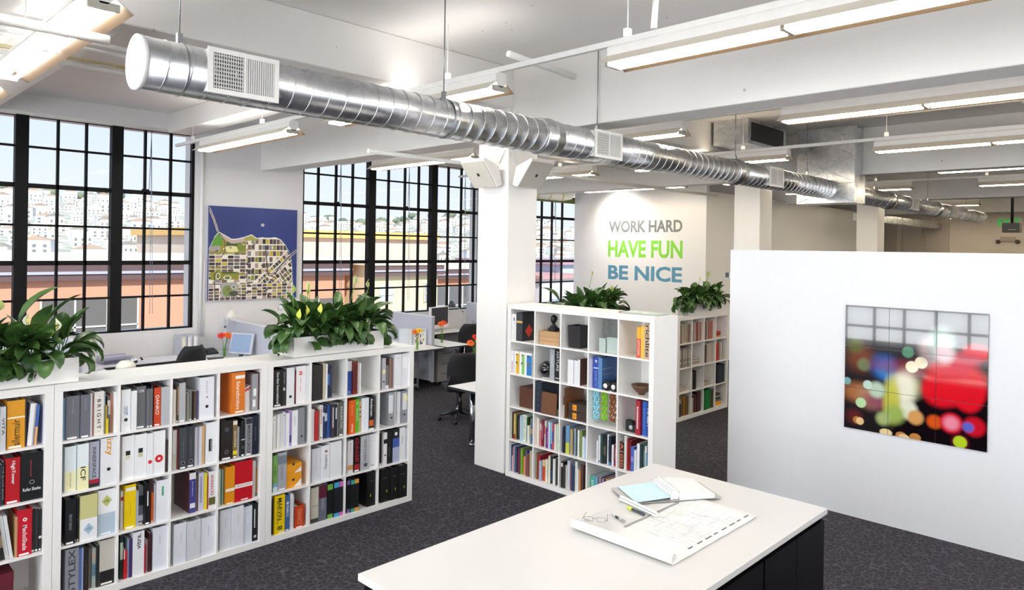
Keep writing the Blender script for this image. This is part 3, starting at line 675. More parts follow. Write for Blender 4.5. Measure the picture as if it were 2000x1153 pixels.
 (121.0,29.5,309,'bo','E3D3B8','cream book',[],0),
 (152.3,19.2,302,'ma','EEEEF0','white folder',[],0),
 (175.2,49.3,280,'bo','1D2742','navy book with blue cover patches',[('R',0,0.0,0.5,0.4,0.75,'4A7CC0'),('R',0,0.6,0.9,0.3,0.9,'3A3C60')],0),]),
('R',0,2,[
 (25.9,50.8,299,'bo','E9EAEE','white and blue binder',[('R',0,0,1,0.0,0.7,'2A4C9C'),('D',0,0.5,0.07,0.25,'7E96C8')],0),
 (78.6,44.8,293,'bo','7A2418','rust red book with dark strip',[('R',0,0.25,0.6,0.1,0.9,'3A2420')],0),
 (126.3,17.9,280,'ma','ECE9EE','white booklet with violet edge',[('R',0,0,0.4,0.3,0.9,'C8B0D8')],0),
 (146.2,17.0,273,'ma','F0F0F0','white booklet',[],0),]),
('R',0,3,[
 (38.0,39.8,293,'bi','BFC1C8','silver binder with yellow note',[('R',0,0.1,0.9,0.5,0.64,'F2ECB0'),('O',0,0.5,0.25)],0),
 (80.5,50.1,215,'bo','7E8086','low grey book',[('R',0,0,1,0,0.14,'F2F2F2')],0),
 (131.9,41.7,280,'bo','7A5E64','brown and mauve book',[('R',0,0,0.3,0,1,'A48458')],0),
 (176.3,79.4,315,'bi','EBECF0','white binder with rivet',[('D',0,0.5,0.88,0.06,'70747A'),('D',0,0.5,0.1,0.05,'70747A')],0),
 (259.8,73.7,315,'bi','E7E8EE','white binder with pale label',[('R',0,0.1,0.9,0.55,0.9,'F6F6FA')],0),]),
('R',1,0,[
 (20.5,19.4,273,'ma','EDEDEE','white booklet with black dot',[('D',0,0.5,0.9,0.2,'1A1A1A')],0),
 (41.6,18.0,276,'ma','E8E8E4','cream white booklet',[],0),
 (61.0,23.6,280,'ma','F0F0EE','white booklet with grey print',[],0),
 (86.2,25.3,286,'ma','DADADA','pale grey booklet',[],0),
 (114.7,22.3,293,'ma','EFF1F6','white booklet with blue dot',[('D',0,0.5,0.9,0.2,'2C5CB0')],0),
 (138.6,24.0,280,'ma','E9EAF0','white folder',[],0),
 (164.2,24.2,299,'ma','A992CC','lilac booklet',[('R',0,0,1,0.1,0.3,'4A4A8A')],0),
 (190.9,56.2,293,'bo','F2F3F6','thick white book with grey print',[('T',0,'Contract','d',0.55,0.85,0.2,'9498A0',0.5)],0),
 (250.2,52.1,309,'bx','85898E','grey metal file with slots',[('O',0,0.5,0.22)],0),]),
('R',1,1,[
 (26.1,29.4,273,'ma','EAEBEE','white booklet',[],0),
 (57.2,28.0,254,'bo','C41E2E','red book',[],0),
 (86.8,10.4,267,'ma','8C7860','thin taupe booklet',[],0),
 (98.6,34.0,299,'bo','EDEBEB','white book with red lettering',[('T',0,'LIFE,STYLE','d',0.45,0.95,0.5,'B83848',0.5),('D',0,0.5,0.06,0.2,'222222')],0),
 (135.2,20.5,280,'ma','24406E','navy magazine with white strip',[('R',0,0,1,0.7,0.82,'D8DCE4')],0),
 (157.3,24.6,273,'ma','1E2E54','dark blue magazine with white strip',[('R',0,0,1,0.55,0.8,'C8D0DC')],0),
 (184.3,25.6,286,'ma','2E5AA4','bright blue magazine',[],0),
 (213.2,27.5,293,'ma','3A3440','plum black magazine with white strip',[('R',0,0.4,0.75,0.3,0.9,'DADADE')],0),
 (242.4,31.9,286,'ma','241E2C','black magazine with short white strip',[('R',0,0.4,0.75,0.55,0.9,'E4E4E6')],0),
 (275.9,11.0,293,'ma','E6E6E8','thin white folder',[],0),
 (289.3,44.2,305,'bi','5C5E58','olive grey binder with white lettering',[('T',0,'ECLECTIC','d',0.2,0.85,0.4,'DCDCD8',0.5),('R',0,0.1,0.8,0.015,0.055,'FFFFFF')],0),]),
('R',1,2,[
 (30.2,67.6,302,'bi','DE5A14','orange binder with white lettering',[('T',0,'Alkusari','u',0.04,0.3,0.3,'FBEFE4',0.5),('T',0,'laminate','d',0.55,0.85,0.16,'F4B890',0.5)],0),
 (100.6,44.0,302,'bi','6FBF2C','lime green binder with white lettering',[('T',0,'Formation','d',0.35,0.72,0.3,'E4F4D4',0.5),('D',0,0.5,0.88,0.25,'A8DC84')],0),
 (146.8,20.8,280,'ma','C8B090','swatch booklet of coloured rings',[('D',0,0.5,0.8,0.4,'C04030'),('D',0,0.5,0.65,0.4,'3050A0'),('D',0,0.5,0.5,0.4,'8A5A30')],0),
 (171.2,30.4,299,'bi','EEF0F4','narrow white binder',[],0),
 (203.4,40.3,302,'bi','E9ECF2','white binder with pale spine',[],0),
 (246.6,54.3,305,'bi','191A1C','black binder with white and orange lettering',[('T',0,'Andersen','d',0.42,0.95,0.5,'F2F2F2',0.5),('R',0,0.1,0.9,0.12,0.3,'D86A28'),('R',0,0,1,0.0,0.06,'E4E4E4')],0),]),
('R',1,3,[
 (113.4,71.0,315,'le','9DA0A6','grey lever arch file',[('R',0,0,0.69,0.38,0.92,'E4E6EC'),('O',0,0.5,0.24)],0),
 (187.2,33.5,309,'ma','F0F0F3','white folder',[],0),
 (222.6,35.7,305,'ma','E6E7EA','pale folder',[],0),
 (263.2,70.3,309,'le','8F9298','grey lever arch file with yellow note',[('R',0,0.15,0.85,0.42,0.93,'DCDEE2'),('R',0,0.4,0.9,0.7,0.85,'F0EAA0'),('O',0,0.5,0.27)],0),]),
('R',2,0,[
 (21.5,39.5,302,'bi','7FB05C','green binder with pale foot',[('R',0,0,1,0,0.14,'D8E8EC'),('R',0,0,1,0.14,0.24,'86B4D4'),('T',0,'LIGHT','d',0.45,0.7,0.4,'2E5A2C',0.5)],0),
 (63.5,76.5,315,'bi','A7ABB2','grey binder with slate band',[('R',0,0,1,0.7,0.92,'76828E'),('T',0,'Lumicor','d',0.28,0.68,0.38,'7A7E86',0.5),('R',0,0.1,0.8,0.02,0.06,'F0F0F2')],0),]),
('R',2,1,[
 (27.5,83.5,286,'bi','DDDEE4','pale grey binder with thin label',[('R',0,0.45,0.5,0.3,0.8,'C0C2CA')],0),
 (114.8,76.2,299,'bi','EEF0F4','white binder with blue grey lettering',[('R',0,0.4,0.7,0.8,0.86,'8A4040'),('T',0,'Veneers','u',0.3,0.72,0.4,'6A7690',0.5)],0),
 (196.9,111.7,315,'bi','EEF0F4','wide white binder',[('D',0,0.5,0.88,0.03,'C04848')],0),]),
('R',2,2,[
 (29.4,57.3,293,'bi','E6E6E8','white and tan binder',[('R',0,0,1,0.1,0.24,'D6A063'),('T',0,'Designtex','d',0.6,0.9,0.2,'C88888',0.5)],0),
 (89.5,68.0,315,'bi','141416','black binder with red lettering',[('T',0,'GAGE','d',0.28,0.96,0.52,'B81C28',0.5),('R',0,0.12,0.88,0.06,0.22,'A81824'),('R',0,0.1,0.8,0.015,0.055,'FFFFFF')],0),
 (160.6,92.6,312,'bi','B9BAC0','silver binder with black lettering',[('T',0,'WOOD FLOORING','d',0.25,0.9,0.28,'33343A',0.5),('R',0,0.35,0.75,0.1,0.2,'50525A')],0),
 (256.4,77.1,309,'bi','E7E8EE','white binder with two rivets',[('D',0,0.5,0.8,0.05,'55575C'),('T',0,'Gage','h',0.05,0.1,0.5,'60626A',0.5)],0),]),
('R',2,3,[
 (34.9,21.6,293,'bo','1A1A1C','black book with white foot',[('R',0,0,1,0.0,0.05,'E8E8E8')],0),
 (58.6,37.0,299,'bi','E9E9EA','white binder with black squares',[('R',0,0,1,0.66,0.8,'1A1A1C'),('O',0,0.5,0.3)],0),
 (98.8,60.6,312,'bi','1B1C1D','black binder with dim lettering',[('T',0,'HARDWARE','d',0.2,0.5,0.3,'5C5E60',0.5)],0),
 (162.6,76.1,315,'bi','22242A','black blue and white binder',[('R',0,0,1,0.0,0.45,'AEB8D2'),('R',0,0,1,0.45,0.72,'3E5CA8'),('D',0,0.5,0.85,0.22,'F0F0F2')],0),
 (241.0,58.0,315,'bi','EDEEF3','wide white binder with small print',[('T',0,'PINK','d',0.5,0.75,0.2,'70747C',0.5)],0),
 (301.3,16.0,305,'ma','E4E6EE','thin white folder',[],0),
 (319.7,13.8,293,'ma','D2D5E2','thin pale folder tilted at bay wall',[],0),]),
('R',3,0,[
 (26.3,10.7,293,'bo','2A2A30','thin black book',[],0),
 (39.5,88.8,319,'bi','F0CF0E','wide yellow binder with black lettering',[('T',0,'MARVIN','d',0.35,0.92,0.42,'161510',0.5),('T',0,'ARCHITECTURAL DETAIL','d',0.25,0.88,0.14,'161510',0.25),('T',0,'8','d',0.1,0.2,0.5,'161510',0.5),('R',0,0.4,0.95,0.01,0.05,'F6F0D0')],0),
 (133.0,42.4,302,'bi','47699B','blue binder with white disc',[('T',0,'PEMKO','d',0.4,0.72,0.5,'E4EAF2',0.5),('D',0,0.5,0.78,0.28,'D8E2EE'),('R',0,0.1,0.8,0.015,0.055,'FFFFFF')],0),
 (177.3,31.6,302,'ma','EEF0F3','white folder',[],0),
 (210.9,15.0,280,'ma','C8CFD6','pale grey folder',[],0),
 (229.6,78.6,182,'bi','C4401A','low orange red binder',[('T',0,'DIANICS','d',0.15,0.85,0.5,'E89070',0.5),('R',0,0.1,0.8,0.015,0.055,'FFFFFF')],0),]),
('R',3,1,[
 (23.0,72.7,302,'bi','CFCBBC','cream binder with black foot',[('R',0,0,1,0,0.12,'3A3A38'),('T',0,'ADAM','h',0.45,0.5,0.7,'9A9684',0.5)],0),
 (98.3,76.9,315,'bi','6B6E7C','maroon and grey binder',[('R',0,0,1,0.62,0.98,'5E2036'),('T',0,'MARBLE','d',0.3,0.6,0.3,'A0A4B0',0.5)],0),
 (183.9,53.5,302,'bi','1A1C1C','black binder with green bands',[('R',0,0,1,0.0,0.12,'6CB04A'),('R',0,0,1,0.82,0.98,'6CB04A')],0),
 (242.1,50.3,309,'bi','1C1E24','black binder with cyan bands',[('R',0,0,1,0.0,0.11,'44A8D8'),('R',0,0,1,0.83,0.98,'44A8D8')],0),
 (293.4,40.1,309,'bi','1C1C22','black binder with pink bands',[('R',0,0,1,0.0,0.11,'D070C0'),('R',0,0,1,0.83,0.98,'D070C0')],0),]),
('R',3,2,[
 (30.1,31.9,293,'bi','1C1C22','black binder with purple bands',[('R',0,0,1,0.0,0.11,'8468B8'),('R',0,0,1,0.85,0.98,'8468B8')],0),
 (63.0,39.2,293,'bi','1A1E20','black binder with teal bands',[('R',0,0,1,0.0,0.11,'3AA898'),('R',0,0,1,0.85,0.98,'3AA898')],0),
 (103.3,41.6,293,'bi','1C1C1C','black binder with amber bands',[('R',0,0,1,0.0,0.11,'E0A03C'),('R',0,0,1,0.85,0.98,'E0A03C')],0),
 (240.1,93.4,312,'bf','0E0F10','large black binder turned sideways',[('T',0,'architecture','h',0.72,0.76,0.35,'6A6C6C',0.52),('R',0,0.36,0.48,0.28,0.36,'A8B41C')],0),]),
('R',3,3,[
 (40.8,104.0,305,'bi','121314','black binder with green bird mark',[('T',0,'architecture','h',0.72,0.75,0.5,'7A7C7C',0.5),('R',0,0.6,0.7,0.28,0.36,'A8B41C')],0),
 (146.8,84.7,305,'bi','151617','black binder with green bird mark',[('T',0,'architecture','h',0.72,0.75,0.5,'7A7C7C',0.5),('R',0,0.6,0.7,0.28,0.36,'A8B41C')],0),
 (233.7,99.8,305,'bi','111213','black binder with green bird mark',[('T',0,'architecture','h',0.72,0.75,0.5,'7A7C7C',0.5),('R',0,0.6,0.7,0.28,0.36,'A8B41C')],0),]),
('C',0,0,[
 (0.6,51.9,280,'bi','F4F5F6','white binder with grey lettering',[('R',0,0.3,0.6,0.74,0.88,'55585C'),('T',0,'DK LIGHTING','d',0.05,0.72,0.3,'A0A4A8',0.5)],0),
 (55.2,85.5,299,'bf','2A2B2E','black binder with red diamond turned sideways',[('R',0,0.0,1.0,0.0,1,'3A3C42'),('R',0,0.0,1,0.64,0.71,'E0B060'),('X',1,0.36,0.35,0.2,'D83A2C'),('X',0,0.42,0.3,0.08,'D83A2C')],0),]),
('C',0,4,[
 (173.0,44.6,280,'bo','E2AC38','amber book with red foot',[('R',0,0,1,0,0.62,'CC5038'),('T',0,'CLAYS STUDIO','d',0.08,0.58,0.5,'F0D8C8',0.5)],0),
 (219.6,37.9,293,'bo','F0BC4C','yellow book',[],0),
 (259.4,70.6,315,'bo','C8A888','tan book with large black lettering',[('T',0,'richlite','d',0.05,0.96,0.62,'2B2622',0.5)],0),]),
('C',1,0,[
 (0.6,30.8,240,'bx','F2F2F4','white file box with pink end',[('R',0,0.3,0.7,0.02,0.5,'C88CB0'),('D',0,0.5,0.85,0.13,'55504A'),('D',0,0.5,0.5,0.2,'77706A')],0),
 (37.2,72.1,240,'bx','F0F0F0','white file box with yellow end',[('R',0,0.4,1,0.02,0.9,'E8B81C'),('D',0,0.5,0.85,0.13,'55504A'),('D',0,0.5,0.5,0.2,'77706A')],0),
 (115.0,73.8,240,'bx','F0F2F0','white file box with green end',[('R',0,0.45,1,0.02,0.9,'8CC86C'),('D',0,0.5,0.85,0.13,'55504A'),('D',0,0.5,0.5,0.2,'77706A')],0),
 (195.9,101.8,240,'bx','F0F2F4','white file box with blue end',[('R',0,0.3,1,0.02,0.9,'2C7CC4'),('D',0,0.5,0.85,0.13,'55504A'),('D',0,0.5,0.5,0.2,'77706A')],0),]),
('C',1,1,[
 (165.3,62.0,312,'bo','A2A8AE','silver grey book',[('T',0,'Alpolic','d',0.4,0.8,0.4,'C8CCD2',0.5)],0),
 (231.1,74.1,319,'bo','16181C','black book with white lettering',[('T',0,'NATURE','d',0.3,0.92,0.42,'C8CCD0',0.5),('R',0,0.1,0.8,0.06,0.09,'C8CCD0')],0),]),
('C',1,2,[
 (83.6,70.0,240,'bi','E9EAEE','white binder with grey edge',[],0),
 (158.6,48.1,240,'bi','E6E7EC','narrow white binder',[],0),
 (210.2,25.5,254,'bf','55352C','white spined brown binder turned sideways',[('R',0,0.0,1.0,0,1,'E6E6EA')],0),]),
('C',1,3,[
 (0.6,18.9,280,'bo','A8A8C8','lavender book',[],0),
 (22.8,73.0,302,'bo','2848A4','royal blue book with white number',[('T',0,'9','h',0.8,0.9,0.4,'E8ECF4',0.5),('R',0,0.1,0.9,0.62,0.66,'C8D0E8'),('T',0,'SWEETS','d',0.06,0.55,0.4,'7C90C8',0.5)],0),
 (100.5,44.3,302,'bf','456CA2','blue hardback turned sideways',[('R',0,0.0,1.0,0,1,'5C84B8'),('T',1,'Graphic Standards','h',0.62,0.66,0.55,'C8D4E4',0.27),('T',1,'architecture guide','h',0.45,0.48,0.5,'C8D4E4',0.27)],0),]),
('C',2,1,[
 (0.6,89.0,315,'bf','2A3140','navy ring file with rivets',[('D',0,0.5,0.8,0.05,'9A9EA8'),('D',0,0.5,0.6,0.05,'9A9EA8'),('D',0,0.5,0.4,0.05,'9A9EA8'),('D',0,0.5,0.2,0.05,'9A9EA8')],0),]),
('C',2,2,[
 (2.2,43.4,202,'bo','C8C0BC','white and brown book',[('R',0,0,1,0.6,1,'6A4030')],0),
 (47.1,18.4,299,'bf','84522E','brown box file turned sideways',[('R',0,0.0,1.0,0,1,'4A3020')],0),]),
('C',2,4,[
 (185.2,46.7,315,'bi','A42434','dark red binder with white label',[('R',0,0.3,0.6,0.18,0.82,'F0E8E8'),('T',0,'ARCHITECT','d',0.2,0.8,0.18,'802028',0.5)],0),
 (238.3,42.6,309,'bo','2E62BC','blue book with pale lettering',[('T',0,'materials','d',0.2,0.8,0.3,'6A94D8',0.5)],0),
 (282.7,45.8,309,'bo','1E4494','navy blue book with white lettering',[('T',0,'TIMELY','d',0.25,0.85,0.5,'E8ECF4',0.5)],0),]),
('C',3,0,[
 (0.6,4.0,280,'bo','4A4A48','black and white mottled book',[],0),
 (5.2,4.0,276,'bo','2E2E2C','black book',[],0),
 (9.8,23.2,273,'bo','9A6248','russet book',[],0),
 (35.6,25.1,267,'bo','C8B860','mustard book with red foot',[('R',0,0,1,0.0,0.2,'A03028')],0),
 (63.2,20.0,260,'bo','1E1E20','black book',[],0),
 (85.6,18.7,260,'bo','303234','charcoal book',[('T',0,'Design','d',0.2,0.8,0.4,'A0A0A0',0.5)],0),
 (106.8,18.6,260,'bo','C8D0D8','pale blue grey book',[],0),
 (127.7,25.8,273,'bo','9CC4D8','sky blue book',[],0),
 (155.9,35.5,280,'bo','EEF2EC','white book with green lettering',[('T',0,'THE GREEN STUDIO','d',0.05,0.95,0.6,'3A6A4A',0.5)],0),
 (193.8,24.3,280,'bo','C8DCC4','pale green book',[],0),
 (220.8,15.8,260,'bo','2E5A34','leaf green book',[],0),
 (239.8,27.7,182,'bo','E8ECE8','low white book',[],0),
 (269.1,15.5,260,'bo','C8AC70','tan book',[],0),
 (285.8,14.4,260,'bo','3A70A4','blue book with tan band',[('R',0,0,1,0.4,0.6,'D8B060')],0),]),
('C',3,1,[
 (0.6,4.0,267,'bo','D07848','orange book',[],0),
 (5.2,5.6,286,'bo','ECECE6','white book',[],0),
 (13.1,25.9,286,'bo','E2DED2','cream book',[],0),
 (44.3,21.1,227,'bo','E0708C','pink book with pale top',[('R',0,0,1,0.7,1.0,'E8E0E0')],0),
 (67.3,34.9,273,'bo','7A1C34','maroon book',[('T',0,'DESIGN','d',0.3,0.8,0.4,'D8A0A8',0.5)],0),
 (105.7,22.0,267,'bo','EDEDED','white book with red print',[('R',0,0,1,0.5,0.8,'D88888')],0),
 (129.6,18.4,195,'bo','2A2C40','low navy book',[],0),
 (150.2,27.5,208,'bo','8C1C88','low purple book',[('T',0,'STYLE','d',0.2,0.8,0.4,'D8B0D8',0.5)],0),
 (180.5,22.8,273,'bo','BCD8E4','pale blue book',[],0),
 (204.4,19.3,273,'bo','8CBCD4','light blue book',[('R',0,0,1,0.0,0.2,'2A5AA0')],0),
 (226.0,20.4,267,'bo','C04A58','red and blue book',[('R',0,0,1,0.3,0.7,'3A58A0')],0),
 (248.8,18.0,260,'bo','F0F0EE','white book',[],0),
 (269.1,15.6,260,'bo','D8E8D0','pale mint book',[],0),
 (286.9,13.5,260,'bo','5A9A50','green book',[],0),]),
('C',3,2,[
 (0.6,4.0,234,'bo','2C3A58','navy book',[],0),
 (5.2,13.0,254,'bo','35486A','blue grey book',[],0),
 (20.6,17.5,240,'bo','1E2A44','dark navy book',[],0),
 (40.1,14.3,260,'bo','1A1A1E','black book',[],0),
 (56.4,49.0,280,'bo','6A94BC','landscape blue book with yellow foot',[('R',0,0,1,0.0,0.4,'C4CC50')],0),
 (107.8,12.9,254,'bo','D8B474','tan book',[],0),
 (123.1,15.0,240,'bo','E4DCC8','cream book',[],0),
 (140.2,17.2,240,'bo','1C1E20','black book',[],0),
 (159.3,21.4,267,'bo','8C9CA4','slate book',[],0),
 (183.0,19.2,247,'bo','3A4A60','dark slate book',[],0),
 (206.3,19.1,260,'bo','EDEFF0','white book',[],0),
 (227.5,35.8,260,'bo','7C8C54','olive green book',[],0),
 (265.9,20.9,208,'bo','E6EAF0','low white book',[],0),
 (289.0,25.0,202,'bo','B4CCE4','low pale blue book',[],0),]),
('C',3,3,[
 (86.0,16.2,202,'bo','E8EAEE','white booklet',[],0),
 (103.8,16.1,254,'bo','EDEFF2','white book',[('R',0,0,1,0.0,0.06,'4A80C0')],0),
 (121.9,16.0,254,'bo','D8DEE8','pale blue book',[],0),
 (140.7,26.9,280,'bo','2C4640','dark green book',[],0),
 (169.7,23.8,280,'bo','23282A','black book',[('R',0,0,1,0.3,0.6,'6A6458')],0),
 (199.4,23.7,280,'bo','E8EEF4','white book',[('T',0,'ROBERT','d',0.3,0.8,0.4,'6080B0',0.5)],0),
 (225.1,27.5,273,'bo','1C2838','navy book',[('R',0,0,1,0.0,0.1,'3A80B8')],0),
 (257.3,21.5,195,'bo','EDE8EA','low white book',[],0),
 (280.6,29.1,202,'bo','7C2044','low plum book',[('T',0,'modern','d',0.3,0.8,0.4,'D8A8B8',0.5)],0),]),
('C',3,4,[
 (0.6,45.8,247,'bo','1B1614','black book with orange lettering',[('T',0,'A1020','d',0.05,0.95,0.66,'E8784C',0.5)],0),
 (49.6,34.0,312,'bo','E0E2DA','cream book',[],0),
 (86.7,17.8,293,'bo','A02830','red book',[],0),
 (106.5,20.6,280,'bo','7A1C22','dark red book',[],0),
 (130.3,28.8,227,'bo','4A68C0','blue book',[('R',0,0,1,0.4,0.6,'8890D8')],0),
 (163.1,25.8,202,'bo','D8DCE4','low pale book',[],0),
 (192.0,27.5,267,'bo','ECEEF2','white book',[],0),
 (222.3,24.6,267,'bo','1C3A3C','dark teal book',[],0),
 (248.7,23.6,267,'bo','2A4A44','dark green book',[('T',0,'GARDEN','d',0.3,0.8,0.4,'A0B8B0',0.5)],0),
 (275.0,17.2,260,'bo','E4E8E6','white book',[],0),
 (294.5,16.2,202,'bo','6AA8C0','low sky blue book',[],0),
 (311.9,16.1,254,'bo','2A6A70','teal book',[('R',0,0,1,0.0,0.45,'1C4850')],0),]),
('C',4,0,[
 (0.6,4.0,280,'bo','2E5A94','blue book',[],0),
 (5.2,10.1,163,'bo','F0F2F4','low white book',[],0),
 (16.7,11.3,260,'bo','C87888','thin pink book',[],0),
 (30.4,18.9,273,'bo','EEF0F2','white book',[],0),
 (51.7,31.2,273,'bo','3A5878','steel blue book',[],0),
 (88.3,29.8,234,'bo','B83A40','red book',[],0),
 (120.2,19.8,273,'bo','6A2858','purple book',[],0),
 (142.4,28.2,273,'bo','7CAC3C','lime green book',[],0),
 (175.1,31.8,195,'bo','DC8C50','low orange book',[],0),
 (208.6,21.9,267,'bo','5A4A98','violet book',[],0),
 (233.2,29.0,234,'bo','84503C','brown book',[],0),
 (264.2,35.9,273,'bo','C0B8A0','sand book',[],0),]),
('C',4,1,[
 (0.6,5.7,267,'bo','2E549C','cobalt blue book',[('R',0,0,1,0.0,0.06,'E8ECF0')],0),
 (8.6,14.2,267,'bo','A08C5C','khaki book',[],0),
 (26.5,29.5,254,'bo','B02844','crimson book',[],0),
 (61.1,28.0,202,'bo','A4BCD0','low pale blue book',[],0),
 (91.3,31.3,215,'bo','D0442C','vermilion book',[('R',0,0,1,0.7,1.0,'E8C8A0')],0),
 (126.1,16.2,221,'bo','E8D080','pale yellow book',[],0),
 (144.3,19.6,234,'bo','E8E4DC','cream book',[],0),
 (167.0,29.7,273,'bo','E6E2C8','ivory book',[],0),
 (200.1,39.7,280,'bo','22262A','black book with dark photograph',[('R',0,0,1,0.1,0.5,'2C3C5C')],0),
 (242.2,29.4,260,'bo','E6E6E2','white book',[],0),
 (273.7,28.0,267,'bo','2A2C34','charcoal book',[],0),]),
('C',4,2,[
 (0.6,4.0,202,'bo','3A3C3C','charcoal book',[],0),
 (5.2,24.4,260,'bo','1E1C1A','black book',[('R',0,0,1,0.8,0.95,'C8C8C8')],0),
 (32.1,18.7,227,'bo','3A3430','brown black book',[],0),
 (52.9,16.4,227,'bo','D8D4C8','cream book',[],0),
 (71.0,33.7,280,'bo','CCD4E0','pale blue book',[],0),
 (108.6,12.9,215,'bo','9CB83C','lime book',[],0),
 (123.6,10.7,234,'bo','B04050','rose red book',[],0),
 (136.3,27.9,254,'bo','2C4468','navy book',[],0),
 (169.2,31.9,293,'bo','E2E4DC','ivory book',[],0),
 (205.0,19.1,227,'bo','E4E8E6','white book',[],0),
 (227.3,20.1,221,'bo','D0905C','orange tan book',[],0),
 (251.0,31.4,280,'bo','5A3A2C','brown book',[],0),
 (284.8,27.1,260,'bo','2C1A20','dark plum book',[],0),]),
('C',4,3,[
 (9.1,45.1,195,'bo','4AA890','teal green book',[('T',0,'BAR DE','d',0.1,0.8,0.6,'C8E8DC',0.5)],0),
 (57.2,37.5,202,'bo','6AA4CC','sky blue book',[],0),
 (98.8,22.2,202,'bo','8A3C28','rust book',[],0),
 (122.8,22.2,215,'bo','8890A0','slate book',[],0),
 (148.0,11.0,208,'bo','3A2C40','dark purple book',[],0),
 (161.0,17.9,208,'bo','B880A8','mauve book',[],0),
 (181.0,23.8,202,'bo','28283C','dark navy book',[],0),
 (207.6,22.7,215,'bo','C89C60','tan book',[],0),
 (234.8,21.6,163,'bo','2C4CA0','low blue book',[],0),
 (258.3,17.6,163,'bo','8AA4D0','low light blue book',[],0),
 (277.7,17.5,169,'bo','3A4A70','low slate blue book',[],0),
 (297.1,20.3,169,'bo','B8C8C8','low pale teal book',[],0),]),
('B',0,0,[
 (36.6,46.1,267,'ma','8C7C70','taupe magazine',[],0),
 (88.5,37.9,267,'ma','A89C8C','beige magazine',[],0),
 (129.3,37.9,267,'ma','B4A898','stone magazine',[],0),
 (170.2,38.4,267,'ma','9A8C7C','brown grey magazine',[],0),
 (211.5,38.4,267,'ma','B8AC98','sand magazine',[],0),
 (252.8,38.8,267,'ma','A09080','dun magazine',[],0),
 (294.7,38.8,267,'ma','8C7468','mauve brown magazine',[],0),]),
('B',0,1,[
 (54.0,36.7,273,'ma','C0B4A8','pale magazine',[],0),
 (93.8,36.9,273,'ma','B8ACA0','grey beige magazine',[],0),
 (133.8,36.9,273,'ma','8C2C34','red magazine',[],0),
 (173.8,37.3,273,'ma','A04048','rose red magazine',[],0),
 (214.2,37.3,273,'ma','B0A090','sand magazine',[],0),
 (254.6,37.7,273,'ma','9A2C38','crimson magazine',[],0),
 (295.5,38.0,273,'ma','C0B0A4','pale stone magazine',[],0),]),
('B',0,2,[
 (52.2,37.1,273,'ma','B4A49C','pale magazine with red foot',[],0),
 (92.0,37.3,273,'ma','7C6C64','brown magazine',[],0),
 (132.1,37.5,273,'ma','BCB0A4','cream magazine',[],0),
 (172.6,37.6,273,'ma','A8343C','red magazine',[],0),
 (213.1,38.0,273,'ma','9C8078','dusky magazine',[],0),
 (254.0,38.0,273,'ma','B8483C','orange red magazine',[],0),
 (295.0,38.5,273,'ma','A89888','beige magazine',[],0),]),
('B',1,0,[
 (34.5,69.2,280,'le','8E8780','grey lever arch file',[('R',0,0.2,0.8,0.45,0.9,'B8B0A8'),('D',0,0.5,0.25,0.2,'E8E4E0')],0),
 (109.5,70.0,280,'le','8E8780','grey lever arch file',[('R',0,0.2,0.8,0.45,0.9,'B8B0A8'),('D',0,0.5,0.25,0.2,'E8E4E0')],0),
 (185.4,70.8,280,'le','8E8780','grey lever arch file',[('R',0,0.2,0.8,0.45,0.9,'B8B0A8'),('D',0,0.5,0.25,0.2,'E8E4E0')],0),
 (261.9,71.6,280,'le','8E8780','grey lever arch file',[('R',0,0.2,0.8,0.45,0.9,'B8B0A8'),('D',0,0.5,0.25,0.2,'E8E4E0')],0),]),
('B',1,2,[
 (66.5,62.1,273,'ma','4A3C3C','dark brown magazine',[],0),
 (134.6,46.8,280,'ma','BCB2A8','pale magazine',[],0),
 (184.5,47.3,280,'ma','C4BAB0','cream magazine',[],0),
 (235.0,47.5,280,'ma','B0A69C','stone magazine',[],0),
 (285.7,47.8,280,'ma','C0B6AC','ivory magazine',[],0),]),
('B',1,3,[
 (59.3,49.5,273,'ma','C8382C','red folder',[],0),
 (121.3,43.9,273,'ma','C03428','scarlet folder',[],0),
 (177.8,31.4,273,'ma','C0BCB8','pale grey folder',[],0),
 (215.5,44.5,273,'ma','CCC8C4','white grey folder',[],0),
 (266.1,35.2,273,'ma','BCB8B4','stone grey folder',[],0),
 (307.8,25.7,273,'ma','C4C0BC','silver folder',[],0),]),
('B',2,1,[
 (45.5,34.6,260,'bo','6A6660','grey book',[],0),
 (86.3,66.8,273,'bi','1E1C1C','black binder',[],0),]),
('B',2,3,[
 (77.3,60.8,280,'bi','2A303C','slate black binder',[],0),
 (141.3,61.3,280,'bi','343C48','blue grey binder',[],0),
 (205.9,61.9,280,'bi','242A34','dark navy binder',[],0),
 (271.0,62.5,280,'bi','38404C','steel grey binder',[],0),]),
('B',3,0,[
 (26.6,78.0,254,'bo','2C2454','dark violet binder',[('R',0,0,1,0.75,1,'B0A49C')],0),
 (110.3,60.8,280,'bo','7C5A28','ochre brown book',[],0),
 (177.2,61.1,280,'bo','8A6428','amber brown book',[],0),
 (244.7,77.3,273,'bo','6A4A24','dark ochre book',[],0),]),
('B',3,1,[
 (30.4,61.7,227,'bo','A89C98','pale book',[],0),
 (97.7,49.7,273,'bo','3A2A2C','dark brown book',[],0),
 (153.9,43.8,254,'bo','5A2A30','wine book',[],0),
 (203.3,69.6,299,'bo','3A1C24','dark maroon binder',[],0),
 (279.3,54.2,293,'bo','4A2430','plum binder',[],0),]),
('B',3,2,[
 (30.6,67.6,293,'bi','0F7030','green binder',[],0),
 (104.1,74.6,299,'bi','127A36','bright green binder',[],0),
 (185.0,68.9,299,'bi','0E6C30','deep green binder',[],0),
 (263.6,69.9,280,'bo','4A3420','brown book',[],0),]),
]
